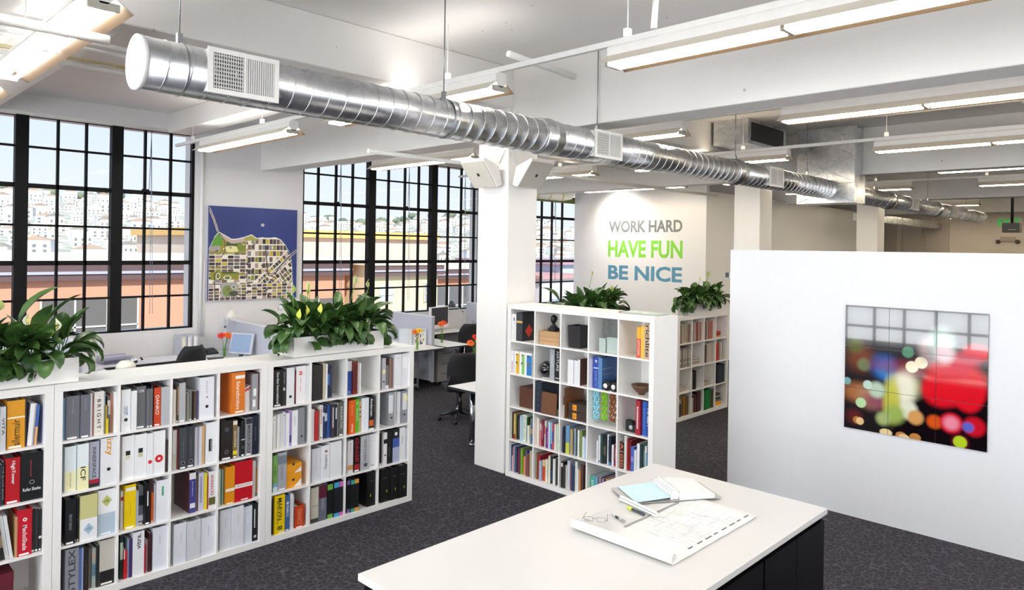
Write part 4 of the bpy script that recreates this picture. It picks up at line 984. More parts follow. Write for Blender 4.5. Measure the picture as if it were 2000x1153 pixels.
BX = {'N': (-.237, 5.417, 0, 4), 'L': (1.253, 5.417, 0, 4), 'R': (2.743, 5.417, 0, 4), 'B': (8.85, 5.31, 0, 4), 'C': (5.42, 5.335, -PI / 2, 5)}
SHELF = {'N': 'planter-end bookcase', 'L': 'middle low bookcase', 'R': 'aisle bookcase', 'B': 'far bookcase', 'C': 'column bookcase'}
ORD = ['first', 'second', 'third', 'fourth', 'fifth', 'sixth', 'seventh', 'eighth', 'ninth', 'tenth', 'eleventh', 'twelfth', 'thirteenth', 'fourteenth', 'fifteenth']
ROWN = ['top', 'second', 'third', 'fourth', 'bottom']
KIND = {'bi': 'binder', 'le': 'lever_arch_file', 'bf': 'box_binder', 'bo': 'book', 'ma': 'magazine', 'bx': 'file_box'}
CATS = {'bi': 'binder', 'le': 'file', 'bf': 'binder', 'bo': 'book', 'ma': 'magazine', 'bx': 'box'}
brnd = random.Random(11)
DIM = .94
def shelf_item(loc, rz, w, h, kind, color, deco, label, group, lean=0):
    d = {'bi': .27, 'le': .28, 'bf': .29, 'bo': .23, 'ma': .22, 'bx': .27}[kind] + brnd.uniform(-.008, .008)
    rough = .38 if kind in ('bi', 'le', 'bf') else .5
    mats = [mat(color, rough, var=.03), PAGES]; mi = {}
    def M_(c, e=0):
        if c not in mi: mi[c] = len(mats); mats.append(mat(c, .45, var=.02))
        return mi[c]
    m = MB(); th = .0028 if kind in ('bi', 'le', 'bf') else .0016
    pages = None
    if kind == 'bx' or kind == 'ma' or w < .0075:
        m.box(0, w, 0, d, 0, h)
        if kind != 'bx': m.add([(th, .004, h + .0003), (w - th, .004, h + .0003), (w - th, d, h + .0003), (th, d, h + .0003)], [(0, 1, 2, 3)], 1)
    else:
        m.box(0, w, 0, th, 0, h); m.box(0, th, th, d, 0, h); m.box(w - th, w, th, d, 0, h)
        pages = MB()
        if kind in ('bi', 'le', 'bf'):
            n = max(1, int(w / .022)); a = th + .002; ww = (w - 2 * th - .004) / n
            for i in range(n): pages.box(a + i * ww, a + (i + .9) * ww, .02, d - .012, .004, h - .014 - .012 * ((i * 7) % 3) / 2)
            if w > .035: pages.box(w * .3, w * .62, .004, .018, h * .2, h * .82, 1)
        else: pages.box(th, w - th, th + .001, d - .004, .002, h - .004)
    def pt(face, x, z, e):
        return (x * w, -e, z * h) if face == 0 else (w + e, x * d, z * h)
    for k_, q in enumerate(deco):
        t, f = q[0], q[1]; e = .0006 + k_ * .0002
        if t == 'R':
            _, _, x0, x1, z0, z1, c = q
            m.add([pt(f, x0, z0, e), pt(f, x1, z0, e), pt(f, x1, z1, e), pt(f, x0, z1, e)], [(0, 1, 2, 3)], M_(c))
        elif t == 'D' or t == 'X' or t == 'O':
            if t == 'O': _, _, xc, zc = q; r = min(.011, w * .22); cs = [('B4B6BA', r * 1.25), ('101114', r)]
            elif t == 'D': _, _, xc, zc, r, c = q; cs = [(c, r * w)]
            else: _, _, xc, zc, r, c = q; cs = [(c, r * (w if f == 0 else d))]
            for j, (c, r) in enumerate(cs):
                n = 4 if t == 'X' else 14; ring = []
                for a in range(n):
                    an = 2 * PI * a / n
                    ring.append(pt(f, xc + r * math.cos(an) / (w if f == 0 else d), zc + r * math.sin(an) / h * (1.0 if t != 'X' else 1.25), e + j * .0003))
                m.add(ring, [tuple(range(n))], M_(c))
        elif t == 'T':
            _, _, s, dr, z0, z1, sz, c, xc = q; mt = M_(c)
            if dr == 'h': o, ax, ay = pt(f, xc - sz / 2, z0, e), (sz * w, 0, 0), (0, 0, (z1 - z0) * h)
            elif dr == 'd': o, ax, ay = pt(f, xc - sz / 2, z1, e), (0, 0, -(z1 - z0) * h), (sz * w, 0, 0)
            else: o, ax, ay = pt(f, xc + sz / 2, z0, e), (0, 0, (z1 - z0) * h), (-sz * w, 0, 0)
            if f == 1:
                o, ax, ay = pt(1, xc - sz / 2, z0, e), (0, sz * d, 0), (0, 0, (z1 - z0) * h)
            put_text(m, s, o, ax, ay, mt, .012)
    nm = KIND[kind]
    if pages is None:
        o = m.build(nm, mats); o.location = loc; o.rotation_euler = (0, 0, rz); tag(o, label, CATS[kind], group)
    else:
        o = thing(nm, label, CATS[kind], loc, rz, group)
        m.build('cover', mats, o); pages.build('pages', [PAGES, mat('8A8C90', .3, .8)], o)
    if lean: o.rotation_euler = (0, rad(lean), rz)
    return o
for sh, row, colm, items in BOOKS:
    bx, by, rz, n = BX[sh]
    z0 = n * .335 + (n - 1) * .016 + .05 - row * .351 - .335
    o0 = .05 + colm * .351
    for i, (x, w_, h, kind, c, look, deco, lean) in enumerate(items):
        x, w_, h = x / 1000, w_ / 1000, h / 1000
        sb = .012 + brnd.uniform(0, .02) if kind in ('bi', 'le', 'bf', 'bx') else .025 + brnd.uniform(0, .03)
        lx = o0 + x + (.0 if lean <= 0 else .0)
        if lean: sb += .004 * i
        p = (bx + lx, by + sb, z0 + .0005) if rz == 0 else (bx + sb, by - lx, z0 + .0005)
        if lean:
            # tilt about the foot of the book, kept on the board
            if lean > 0: p = (p[0] - .010, p[1], p[2] + w_ * math.sin(rad(lean)))
            else: p = (p[0] + .002, p[1], p[2])
        where = f'{ORD[i]} from left, {ROWN[row]} row, {ORD[colm]} bay, {SHELF[sh]}'
        if len((look + ' ' + where).replace('-', ' ').split()) > 16: where = where.replace(' from left', '')
        shelf_item(p, rz, w_, h, kind, c, deco, f'{look}, {where}', f'{CATS[kind]}s in the {SHELF[sh]}', lean)
# a maroon sample box lying in the bottom row at the planter end
o = thing('sample_box', 'maroon flat sample box in the bottom row of the planter-end bookcase', 'box', (-.237 + 1.115, 5.45, .0505))
MB().box(0, .17, 0, .3, 0, .24).build('body', mat('5E1628', .6), o); MB().box(-.001, .171, -.002, .302, .2, .262).build('lid', mat('66182C', .6), o)

# ------------------------------------------------------------------ objects in the column bookcase
CX, CY = 5.42, 5.335
def cz(row): return 5 * .335 + 4 * .016 + .05 - row * .351 - .335 + .0005
def cp(row, colm, x, dpt): return (CX + dpt, CY - .05 - colm * .351 - x, cz(row))
TAN = wood_mat('light_plywood', 'C9A57C', 'B48C62')
for i in range(3):
    o = thing('wooden_box', f'{["bottom", "middle", "top"][i]} box of the three thin light wood boxes under the bust', 'box', (CX + .05, CY - .05 - .351 - .015, cz(0) + i * .045), 0, 'light wood boxes under the bust')
    MB().box(0, .24, -.27, 0, 0, .03).build('tray', TAN, o, bevel=.002); MB().box(0, .24, -.27, 0, .031, .0445).build('lid', TAN, o, bevel=.002)
o = thing('bust', 'small black head bust standing on the light wood boxes', 'sculpture', (CX + .12, CY - .05 - .351 - .15, cz(0) + .1352))
BL = mat('1C1D20', .45)
MB().box(-.04, .04, -.045, .045, 0, .035).build('pedestal', BL, o, bevel=.003)
b_ = MB(); b_.lathe([(.042, .035), (.04, .05), (.02, .062), (.018, .085), (.03, .1), (.034, .125), (.03, .15), (.015, .166), (0, .17)], n=16); b_.blob((-.03, 0, .112), (.012, .009, .014), 3); b_.blob((.012, 0, .13), (.034, .031, .036), 5, jit=.04)
b_.build('head', BL, o)
o = thing('vase', 'black square tapered vase alone in a top row compartment', 'vase', cp(0, 2, .117, .14))
v_ = MB()
for a, b in ((0, 1),):
    q = []
    for z, s in ((0, .072), (.222, .08), (.222, .072), (.02, .064)):
        q += [(-s, -s, z), (s, -s, z), (s, s, z), (-s, s, z)]
    f = [(3, 2, 1, 0)] + [(r * 4 + k, r * 4 + (k + 1) % 4, r * 4 + 4 + (k + 1) % 4, r * 4 + 4 + k) for r in range(3) for k in range(4)] + [(12, 13, 14, 15)]
    v_.add(q, f)
v_.build('body', mat('232326', .4), o)
# clear glass and wire mesh sample cubes
WIRE = mat('8E9492', .4, .5)
o = thing('wire_basket', 'tall fine wire mesh panel standing behind pale glass blocks, top row', 'basket', cp(0, 3, .02, .2))
m = MB()
for k in range(12): m.bar((0, -.0 - k * .0155, 0), (0, -k * .0155, .31), .0034, .0034)
for k in range(18): m.bar((0, .0, .004 + k * .018), (0, -.171, .004 + k * .018), .0034, .0034)
m.build('mesh_panel', WIRE, o)
m = MB()
for k in range(12): m.bar((.09, -k * .0155, 0), (.09, -k * .0155, .31), .0034, .0034)
for k in range(18): m.bar((.0, -.171, .004 + k * .018), (.09, -.171, .004 + k * .018), .0034, .0034)
m.build('mesh_side', WIRE, o)
GB = mat('B4C4C0', .15, var=.5, scale=160, spec=.8)
for i, (x, s, h, l) in enumerate(((.085, .075, .135, 'small speckled glass block with dotted face, top row of column bookcase'), (.17, .135, .15, 'larger crackled glass block beside the dotted one, top row'))):
    o = MB().box(0, s, -s, 0, 0, h).build('glass_block', GB, loc=cp(0, 3, x, .05 + i * .01), bevel=.004); tag(o, l, 'glass block')
o = thing('vase', 'round glossy black ball vase beside the silver grey book', 'vase', cp(1, 1, .083, .1))
MB().lathe([(.02, 0), (.055, .02), (.08, .075), (.08, .095), (.06, .145), (.03, .165), (.028, .16), (.05, .14)], n=24).build('body', mat('0C0D10', .06, coat=1), o)
MB().lathe([(.05, 0), (.052, .006), (.03, .01)], n=20).build('stand', mat('C8CCCC', .2), o)
for i, x in enumerate((.19, .282)):
    o = thing('cardboard_tube', ['short black and white tube lying on its side before the blue hardback', 'second short tube with white end, nearer the bay wall'][i], 'tube', (CX + .02, CY - .05 - 3 * .351 - x, cz(1) + .043))
    m = MB().lathe([(.0, 0), (.026, 0), (.026, .012), (.042, .012), (.042, .05), (.026, .05), (.026, .2), (.042, .2), (.042, .24), (0, .24)], n=20, axis='x'); m.build('spool', mat('1B1C1E', .5), o)
    MB().lathe([(0, -.002), (.024, -.002), (.024, .0)], n=18, axis='x').build('white_end', PAPER, o)
o = thing('bowl', 'shallow turned dark wood bowl on a small foot, second row', 'bowl', cp(1, 4, .175, .13))
MB().lathe([(.03, 0), (.032, .012), (.06, .03), (.092, .07), (.098, .09), (.09, .088), (.05, .04), (0, .03)], n=26).build('body', wood_mat('walnut', '4A3426', '76543A'), o)
for i, (x, c, l) in enumerate(((.245, 'DDD6CA', 'cream framed sample board leaning behind the wooden bowl'), (.29, '4A4036', 'dark sample board leaning behind the wooden bowl'))):
    o = MB().box(0, .012, -.035, 0, 0, .29).build('sample_board', mat(c, .6), loc=cp(1, 4, x, .25)); tag(o, l, 'sample board')
o = thing('storage_box', 'plain reddish brown cube box, third row first bay', 'box', cp(2, 0, .085, .06))
BRN = wood_mat('brown_leather', '4E2C22', '643A2C', (8, 8, 8))
MB().box(0, .2, -.19, 0, 0, .2).build('body', BRN, o, bevel=.004); MB().box(-.001, .201, -.191, .001, .201, .216).build('lid', BRN, o, bevel=.004)
o = MB().box(0, .012, -.2, 0, 0, .22).build('wood_plank', wood_mat('walnut_plank', '5A3A26', '805436'), loc=cp(2, 1, .095, .004)); o.location.z += .002; o.rotation_euler = (0, rad(3), 0); tag(o, 'walnut sample plank leaning on the navy ring file', 'wood sample')
o.location.x += .0
DKB = mat('3A2C26', .6)
for i in range(2):
    o = thing('sample_box', ['lower dark brown box with orange label', 'upper dark brown box with orange label stacked on another'][i], 'box', (CX + .03, CY - .05 - 2 * .351 - .085, cz(2) + i * .082))
    MB().box(0, .2, -.235, 0, 0, .08).build('body', DKB, o, bevel=.002); MB().box(-.0015, 0, -.105, -.055, .012, .068).build('orange_label', mat('EE9A18', .5), o)
    m = MB(); put_text(m, 'm', (-.002, -.068, .026), (0, -.02, 0), (0, 0, .02)); m.build('label_mark', DKB, o)
for i, (c, l) in enumerate((('8CD0E4', 'pale blue'), ('86C41C', 'lime green'), ('8E4E22', 'rust brown'))):
    x = .01 + i * .083
    o = thing('woven_sample', f'{l} looped felt strip hanging from the shelf above, third row', 'textile sample', (CX + .07 + .02 * i, CY - .05 - 3 * .351 - x - .04, cz(2) + .02))
    m = MB(); r_ = random.Random(i)
    for k in range(3):
        pts = [(.012 * math.sin(j * 2.2 + k), -.022 + k * .022 + .009 * math.sin(j * 1.8 + k * 2), (.296 - j * .023)) for j in range(13)]
        m.tube(pts, [.006 + .005 * (j % 2) for j in range(13)], 6)
    for j in range(6): m.bar((0, -.042 + .004 * (j % 2), .05 + j * .05), (0, .042, .045 + j * .05), .006, .012)
    m.build('felt_strip', mat(c, .8), o)
o = thing('tape_dispenser', 'small black tape dispenser beside the dark red binder', 'tape dispenser', cp(2, 4, .05, .06))
m = MB().prism([(0, 0), (-.115, 0), (-.115, .085), (-.085, .07), (-.06, .1), (0, .105)], 'x', 0, .06); m.build('body', mat('202124', .45), o)
MB().lathe([(0, -.004), (.02, -.004), (.02, 0)], (0, -.06, .045), 16, axis='x').build('tape_core', mat('B9BCC0', .4), o)

# items on the far bookcase that lie flat
def flat_pile(sh, row, colm, x, items, w_, d_, dpt=.06):
    bx, by, rz, n = BX[sh]; z = n * .335 + (n - 1) * .016 + .05 - row * .351 - .335 + .0005
    for i, (h, c, l) in enumerate(items):
        o = MB().box(0, w_ - .012 * (i % 2), 0, d_, 0, h).build('book' if h > .014 else 'magazine', [mat(c, .6)], loc=(bx + .05 + colm * .351 + x + .004 * (i % 3), by + dpt + .003 * i, z)); z += h + .0006
        tag(o, f'{l} in the far bookcase', 'book' if h > .014 else 'magazine', 'flat piles in the far bookcase')
flat_pile('B', 0, 3, .03, [(.025, 'B8A890', 'cream book lying lowest under the red ones, top row'), (.03, '9C2C2C', 'dark red book lying flat, top row'), (.028, 'C0302C', 'bright red book lying topmost of the small pile, top row')], .22, .24)
flat_pile('B', 1, 1, .02, [(.022, 'B0A498', 'stone book lowest of the flat pile, second row'), (.02, '8C8074', 'taupe book lying second from below, second row'), (.022, 'C0B4A8', 'pale book lying in the middle, second row'), (.02, '9A9084', 'grey book lying second from top, second row'), (.012, 'D0CACC', 'white magazine topmost of the flat pile, second row')], .28, .24)
flat_pile('B', 2, 0, .02, [(.02, 'A89C90', 'beige book lowest of the flat pile, third row'), (.02, 'BEB2A6', 'pale book lying second, third row first bay'), (.013, 'A09488', 'grey magazine lying third, third row first bay'), (.02, 'B8ACA0', 'stone book topmost, third row first bay')], .27, .24)
flat_pile('B', 2, 2, .02, [(.02, '9C948A', 'grey book lowest of three, third row third bay'), (.013, 'B4A898', 'sand magazine lying between two books, third row'), (.016, 'A4988A', 'dun book topmost of three, third row third bay')], .27, .24)
flat_pile('B', 3, 3, .02, [(.03, 'D8921C', 'amber book lowest of the pile, bottom row'), (.026, 'DCA030', 'yellow book second of the pile, bottom row'), (.03, '6A7070', 'grey green book third of the pile, bottom row'), (.028, '2A3038', 'black book fourth of the pile, bottom row'), (.026, '8A8E90', 'silver book fifth of the pile, bottom row'), (.03, '3A2C30', 'dark brown book topmost of the pile, bottom row')], .27, .24)

# two yellow flat-pack boxes in the aisle bookcase
AMB = mat('E79B1A', .5)
for i, (z, h) in enumerate(((0, .118), (.1185, .082))):
    o = thing('sample_box', ['tall amber sample box with finger hole, lower of two in the aisle bookcase', 'shallow amber sample box on top of the tall one'][i], 'box', (2.743 + .05 + .142, 5.417 + .03, .049 + .351 + z + .0015))
    m = MB().box(0, .14, 0, .27, 0, h); m.add([(.07, -.0006, .004), (.138, -.0006, .004), (.138, -.0006, h * .55)], [(0, 1, 2)], 1)
    m.build('body', [AMB, PAPER], o)
    MB().lathe([(0, -.001), (.011, -.001), (.011, .0)], (.065, 0, h * (.55 if i == 0 else .93)), 16, axis='y').build('finger_hole', DARK, o)

# ------------------------------------------------------------------ peace lilies in white troughs
def leaf(mb, base, az, length, width, rise, droop, rnd):
    ca, sa = math.cos(az), math.sin(az); pts = []; n = 7
    h = Vector((ca, sa, 0)); side = Vector((-sa, ca, 0)); p = Vector(base); ang = rise
    st = [Vector(p)]
    pet = length * rnd.uniform(.5, .9); zmin = rnd.random()
    for i in range(3): p = p + (h * math.cos(ang) + Vector((0, 0, 1)) * math.sin(ang)) * (pet / 3); ang -= droop * .12; st.append(Vector(p))
    mb.tube(st, .003, 4, 1, caps=False)
    o = len(mb.v); prof = [.12, .62, .95, 1, .82, .5, .02]; tw = rnd.uniform(-.5, .5)
    for i in range(n):
        d = h * math.cos(ang) + Vector((0, 0, 1)) * math.sin(ang); nrm = d.cross(side).normalized()
        sd = (side * math.cos(tw) + nrm * math.sin(tw)); wv = width * prof[i] / 2
        fold = nrm * (-abs(wv) * .45)
        for s in (-1, 0, 1): mb.v.append(tuple(p + sd * (wv * s) + (fold * -1 if s else fold * 0)))
        p = p + d * (length / (n - 1))
        if p.y > -.045 and p.y < .36: p.z = max(p.z, .035)
        if p.y <= 0: p.z = max(p.z, .055 + .05 * zmin)
        if p.x < -.02 or p.x > 1.0: p.z = max(p.z, .03)
        ang -= droop * rnd.uniform(.7, 1.3) / n * 1.9
    for i in range(n - 1):
        for s in (0, 1):
            a = o + i * 3 + s; mb.f.append((a, a + 1, a + 4, a + 3)); mb.m.append(0); mb.s.append(True)
def lily(name, label, loc, L, D, H, seed, nleaf, flowers, hmax=.34, extra=()):
    t = thing(name, label, 'plant', loc)
    m = MB(); th = .012
    m.box(0, L, 0, th, 0, H); m.box(0, L, D - th, D, 0, H); m.box(0, th, th, D - th, 0, H); m.box(L - th, L, th, D - th, 0, H); m.box(th, L - th, th, D - th, 0, .012)
    m.build('planter_box', WHITE, t, bevel=.0015)
    MB().box(th, L - th, th, D - th, H - .07, H - .03).build('soil', mat('2A211B', .95, var=.3, scale=60, bump=.6), t)
    r = random.Random(seed); f = MB()
    for i in range(nleaf):
        x = .05 + (L - .1) * r.random(); y = D * r.uniform(.25, .75)
        edge = (x / L - .5) * 2
        az = r.uniform(0, 2 * PI)
        if r.random() < .32: az = -PI / 2 + r.uniform(-1, 1)
        if abs(edge) > .6 and r.random() < .65: az = (0 if edge > 0 else PI) + r.uniform(-.7, .7)
        k = r.random()
        if k < .4: rise, ln, dr = r.uniform(1.1, 1.5), hmax * r.uniform(.5, .74), r.uniform(.2, 1.0)
        elif k < .75: rise, ln, dr = r.uniform(.65, 1.1), hmax * r.uniform(.5, .72), r.uniform(.6, 1.5)
        else: rise, ln, dr = r.uniform(.2, .7), hmax * r.uniform(.45, .64), r.uniform(1.0, 1.9)
        leaf(f, (x, y, H - .05), az, ln, ln * r.uniform(.47, .6), rise, dr, r)
    for (x, az, ln, rise) in extra: leaf(f, (x, D / 2, H - .04), az, ln, ln * .3, rise, .5, r)
    f.build('foliage', [LEAF, mat('3F6E2C', .5)], t)
    for i, (x, y, h, c) in enumerate(flowers):
        g = MB(); b = Vector((L * .5 + (x - L * .5) * .75, D / 2, H - .04)); tip = Vector((x, y, h))
        g.tube([b, (b + tip) / 2 + Vector((0, .02, .03)), tip], .0032, 5, 1)
        d = (tip - b).normalized(); o = len(g.v); a = PI / 2 * i + .6
        sdv = Vector((math.cos(a), math.sin(a), 0)); prof = [.1, .75, 1, .8, .4, .02]
        for j in range(6):
            q = tip + Vector((0, 0, 1)) * (j * .017) + sdv.cross(Vector((0, 0, 1))) * (.008 * math.sin(j * .8))
            for s in (-1, 0, 1): g.v.append(tuple(q + sdv * (.024 * prof[j] * s) + sdv.cross(Vector((0, 0, 1))) * (.012 * prof[j] * abs(s))))
        for j in range(5):
            for s in (0, 1): aa = o + j * 3 + s; g.f.append((aa, aa + 1, aa + 4, aa + 3)); g.m.append(0); g.s.append(True)
        g.tube([tip + Vector((0, -.004, .01)), tip + Vector((0, -.004, .05))], .005, 6, 2)
        g.build('flower', [mat(c, .6), mat('5E8A3A', .5), mat('C8C860', .7)], t)
    return t
lily('lily_planter', 'white trough of peace lilies on the planter-end bookcase with red and amber binders', (.5, 5.45, 1.491), .9, .27, .165, 3, 190, [(.45, .0, .5, 'B8C878'), (.75, -.06, .36, 'E4E8C8'), (.6, -.02, .4, 'E4E8D0'), (.25, .1, .62, '9CB85C')], .33, [(.62, .2, .34, 1.2), (.5, -.1, .36, 1.35)])
lily('lily_planter', 'white trough of peace lilies with green flower buds on the aisle bookcase', (2.99, 5.45, 1.491), .91, .27, .168, 8, 210, [(-.02, .0, .54, 'A8C860'), (.13, .02, .56, 'C8D898'), (.17, .06, .52, 'A8C060'), (.02, -.05, .33, 'CCD84C'), (.08, -.05, .36, 'D8DC50'), (.62, .05, .6, 'B4C090'), (.8, .1, .56, 'B8C498'), (.2, -.08, .37, 'D8D860')], .33, [(.5, 1.0, .3, 1.3), (.62, .4, .3, 1.2)])
lily('lily_planter', 'white trough of peace lilies on the far bookcase beside the partition', (9.3, 5.33, 1.491), .92, .27, .17, 21, 190, [(.15, .0, .5, 'E0E4C0'), (.5, .05, .56, '8CB060')], .32)
lily('lily_planter', 'peace lilies rising behind the tall column bookcase, one pale bud standing high', (6.58, 5.33, 1.491), .92, .27, .17, 33, 190, [(.35, .05, .62, 'D4D488'), (.7, .0, .42, 'C8D490')], .33, [(.02, PI, .3, .7), (.0, PI - .4, .3, 1.1)])

# ------------------------------------------------------------------ the white island table
TX0, TX1, TY0, TY1, TZ = 1.832, 4.26, 1.55, 2.733, .95
t = thing('island_table', 'large white-topped island table on black cabinets, drawings spread on it', 'table', (3.046, 2.14, 0))
MB().box(TX0 - 3.046, TX1 - 3.046, TY0 - 2.14, TY1 - 2.14, TZ - .033, TZ).build('tabletop', mat('DCDBDA', .34, var=.01), t, bevel=.003)
BASE = mat('08080A', .6, spec=.12)
MB().box(-1.16, 1.16, -.55, .55, 0, .06).build('plinth', mat('0E0D0F', .6), t)
for i, x in enumerate((-1.19, -.395, .4)):
    c = MB().box(x, x + .785, -.565, .565, .06, TZ - .034).build('cabinet', BASE, t, bevel=.002)
    for s in (-1, 1):
        for j in (0, 1): MB().box(x + .006 + j * .39, x + .39 + j * .39, s * .566 if s > 0 else -.584, .584 if s > 0 else -.566, .07, TZ - .06).build('cabinet_door', mat('09090B', .5, spec=.15), c)
t0 = TZ + .0005
# plan sheets, one edge rolled
def sheet(name, label, x0, x1, y0, y1, z, roll=0.0, lines=0, seed=0):
    m = MB(); pts = []
    if roll:
        n = 26
        for i in range(n + 1):
            a = 3.6 * PI * (1 - i / n); r = roll * (.55 + .45 * i / n)
            pts.append((x0 - r * math.sin(a), z + roll - r * math.cos(a) + (roll - r) * 0))
    pts += [(x0 + (x1 - x0) * k / 12, z + .003 * math.sin(k * 1.3) ** 2 + (.004 if k == 12 else 0)) for k in range(1, 13)]
    vs = [(x, y, zz) for x, zz in pts for y in (y0, y1)]
    fs = [(2 * i, 2 * i + 2, 2 * i + 3, 2 * i + 1) for i in range(len(pts) - 1)]
    m.add(vs, fs); m.s = [True] * len(m.f)
    r = random.Random(seed); q = z + .0042
    for i in range(lines):
        cx, cyy = r.uniform(x0 + .22, x1 - .14), r.uniform(y0 + .05, y1 - .25); l = r.uniform(.02, .16); wd = .0007
        if r.random() < .5: m.add([(cx, cyy, q), (cx + l, cyy, q), (cx + l, cyy + wd, q), (cx, cyy + wd, q)], [(0, 1, 2, 3)], 1)
        else: l = min(l, y1 - .21 - cyy); m.add([(cx, cyy, q), (cx + wd, cyy, q), (cx + wd, cyy + l, q), (cx, cyy + l, q)], [(0, 1, 2, 3)], 1)
    if lines:
        for i in range(8):
            u = x0 + .2 + i * .085; m.add([(u, y0 + .035, q), (u + .04 + .01 * (i % 3), y0 + .035, q), (u + .04 + .01 * (i % 3), y0 + .044, q), (u, y0 + .044, q)], [(0, 1, 2, 3)], 2)
        m.add([(x0 + .2, y1 - .196, q), (x1 - .15, y1 - .2, q), (x1 - .15, y1 - .186, q), (x0 + .2, y1 - .182, q)], [(0, 1, 2, 3)], 3)
    o = m.build(name, [PAPER, mat('C6C7CE', .8), mat('6A6C74', .8), mat('9C9CA0', .8)]); o.location = (0, 0, 0)
    so = o.modifiers.new('thickness', 'SOLIDIFY'); so.thickness = .0006
    return tag(o, label, 'drawing')
sheet('drawing_sheet', 'plain drawing sheet lying half under the plans and binder', 3.05, 3.62, 2.1, 2.43, t0 + .001)
sheet('drawing_sheet', 'architectural plan sheet with one edge curled into a roll', 2.945, 3.83, 1.772, 2.385, t0 + .006, .026, 170, 5)
# open ring binder
A = rad(-32.6)
t = thing('ring_binder', 'grey ring binder lying open on the plans, pale blue page and thick white pages', 'binder', (3.757, 2.325, t0 + .0125), A)
GC = mat('B7B6B4', .6)
MB().box(-.297, -.03, -.143, .143, 0, .003).build('cover', GC, t); MB().box(.03, .297, -.143, .143, 0, .003).build('cover', GC, t)
MB().box(-.029, .029, -.143, .143, 0, .002).build('spine', GC, t)
MB().box(-.012, .012, -.13, .13, .0022, .008).build('ring_bar', CHROME, t)
for k in range(9):
    y = -.118 + k * .0295; m = MB().tube([(.034 * math.cos(a), y, .03 + .026 * math.sin(a)) for a in [PI * j / 10 * 1.15 - .24 for j in range(11)]], .0016, 6); m.build('ring', CHROME, t)
m = MB(); vs = [];
for i in range(9):
    x = -.03 - .225 * i / 8; z = .026 - .018 * (i / 8) ** .7
    vs += [(x, -.14, z), (x, .14, z)]
m.add(vs, [(2 * i, 2 * i + 1, 2 * i + 3, 2 * i + 2) for i in range(8)]); m.s = [True] * len(m.f)
m.build('blue_page', mat('CDE8F3', .7), t)
m = MB(); pr = [(.026, .004), (.03, .03), (.045, .044), (.08, .047), (.14, .04), (.2, .033), (.245, .03), (.252, .024), (.248, .0035)]
m.prism(pr, 'y', -.14, .14); m.build('page_block', [mat('ECECEC', .75)], t)
for i in range(2): MB().box(.05, .249 + .001 * i, -.1405, .1405, .012 + i * .008, .0128 + i * .008).build('page_divider', mat('A8D4EA', .7), t)
m = MB().prism([(-.026, .004), (-.032, .022), (-.015, .052), (.012, .058), (.028, .03), (.02, .004)], 'y', -.126, .126); m.build('punched_edge', mat('F5F5F5', .7), t)
# scale ruler, marker, pen, glasses
def lay(name, label, cat, a, b, z):
    d = Vector((b[0] - a[0], b[1] - a[1], 0)); return thing(name, label, cat, ((a[0] + b[0]) / 2, (a[1] + b[1]) / 2, z), math.atan2(d.y, d.x)), d.length
t, L = lay('scale_ruler', 'white three-sided scale ruler with green line propped on the marker', 'ruler', (3.462, 2.452), (3.384, 2.142), t0 + .0165)
MB().prism([(-.014, 0), (.014, 0), (0, .024)], 'x', -.155, .155).build('body', mat('F2F3F2', .4), t)
m = MB().bar((-.155, -.0078, .0116), (.155, -.0078, .0116), .003, .0012); m.build('green_groove', mat('1E5A48', .5), t)
t, L = lay('marker', 'black marker pen with yellow-green cap lying beside the ruler', 'pen', (3.372, 2.335), (3.35, 2.205), t0 + .0195)
MB().lathe([(0, -.03), (.0085, -.03), (.009, .062), (.006, .066), (0, .068)], n=14, axis='x').build('barrel', mat('3C444C', .35), t)
MB().lathe([(0, -.068), (.009, -.066), (.0095, -.029), (0, -.029)], n=14, axis='x').build('cap', mat('C9D84A', .4), t)
t, L = lay('pen', 'slim silver ballpoint pen lying near the curled plans', 'pen', (3.23, 2.344), (3.185, 2.216), t0 + .016)
MB().lathe([(0, -.068), (.002, -.066), (.0045, -.05), (.0055, -.03), (.0055, .06), (.003, .066), (0, .067)], n=12, axis='x').build('barrel', CHROME, t)
MB().lathe([(.0058, -.025), (.006, -.02), (.006, 0), (.0058, .004)], n=12, axis='x').build('grip', DARK, t); MB().box(.02, .06, -.001, .001, .0055, .0085).build('clip', CHROME, t)
t = thing('eyeglasses', 'thin rimless eyeglasses folded open beside the pen', 'glasses', (3.06, 2.33, t0 + .0155), rad(-58))
WR = mat('6E645C', .3, .6)
for s in (-1, 1):
    MB().tube([(s * .06, .0, .02), (s * .066, -.01, .02), (s * .06, .12, .006), (s * .055, .135, .0)], .0014, 6).build('temple', WR, t)
    m = MB().tube([(s * (.033 + .026 * max(-.85, min(.85, 1.25 * math.cos(a)))), -.002, .02 + .014 * max(-.8, min(.8, 1.3 * math.sin(a)))) for a in [2 * PI * j / 16 for j in range(17)]], .001, 5, caps=False); m.build('rim', WR, t)
    MB().box(s * .033 - .02, s * .033 + .02, -.003, -.002, .01, .03).build('lens', GLASS, t)
MB().tube([(-.008, -.002, .022), (0, -.002, .026), (.008, -.002, .022)], .0014, 5).build('bridge', WR, t)

# ------------------------------------------------------------------ pictures
def smooth(a, b, x): q = np.clip((x - a) / (b - a), 0, 1); return q * q * (3 - 2 * q)
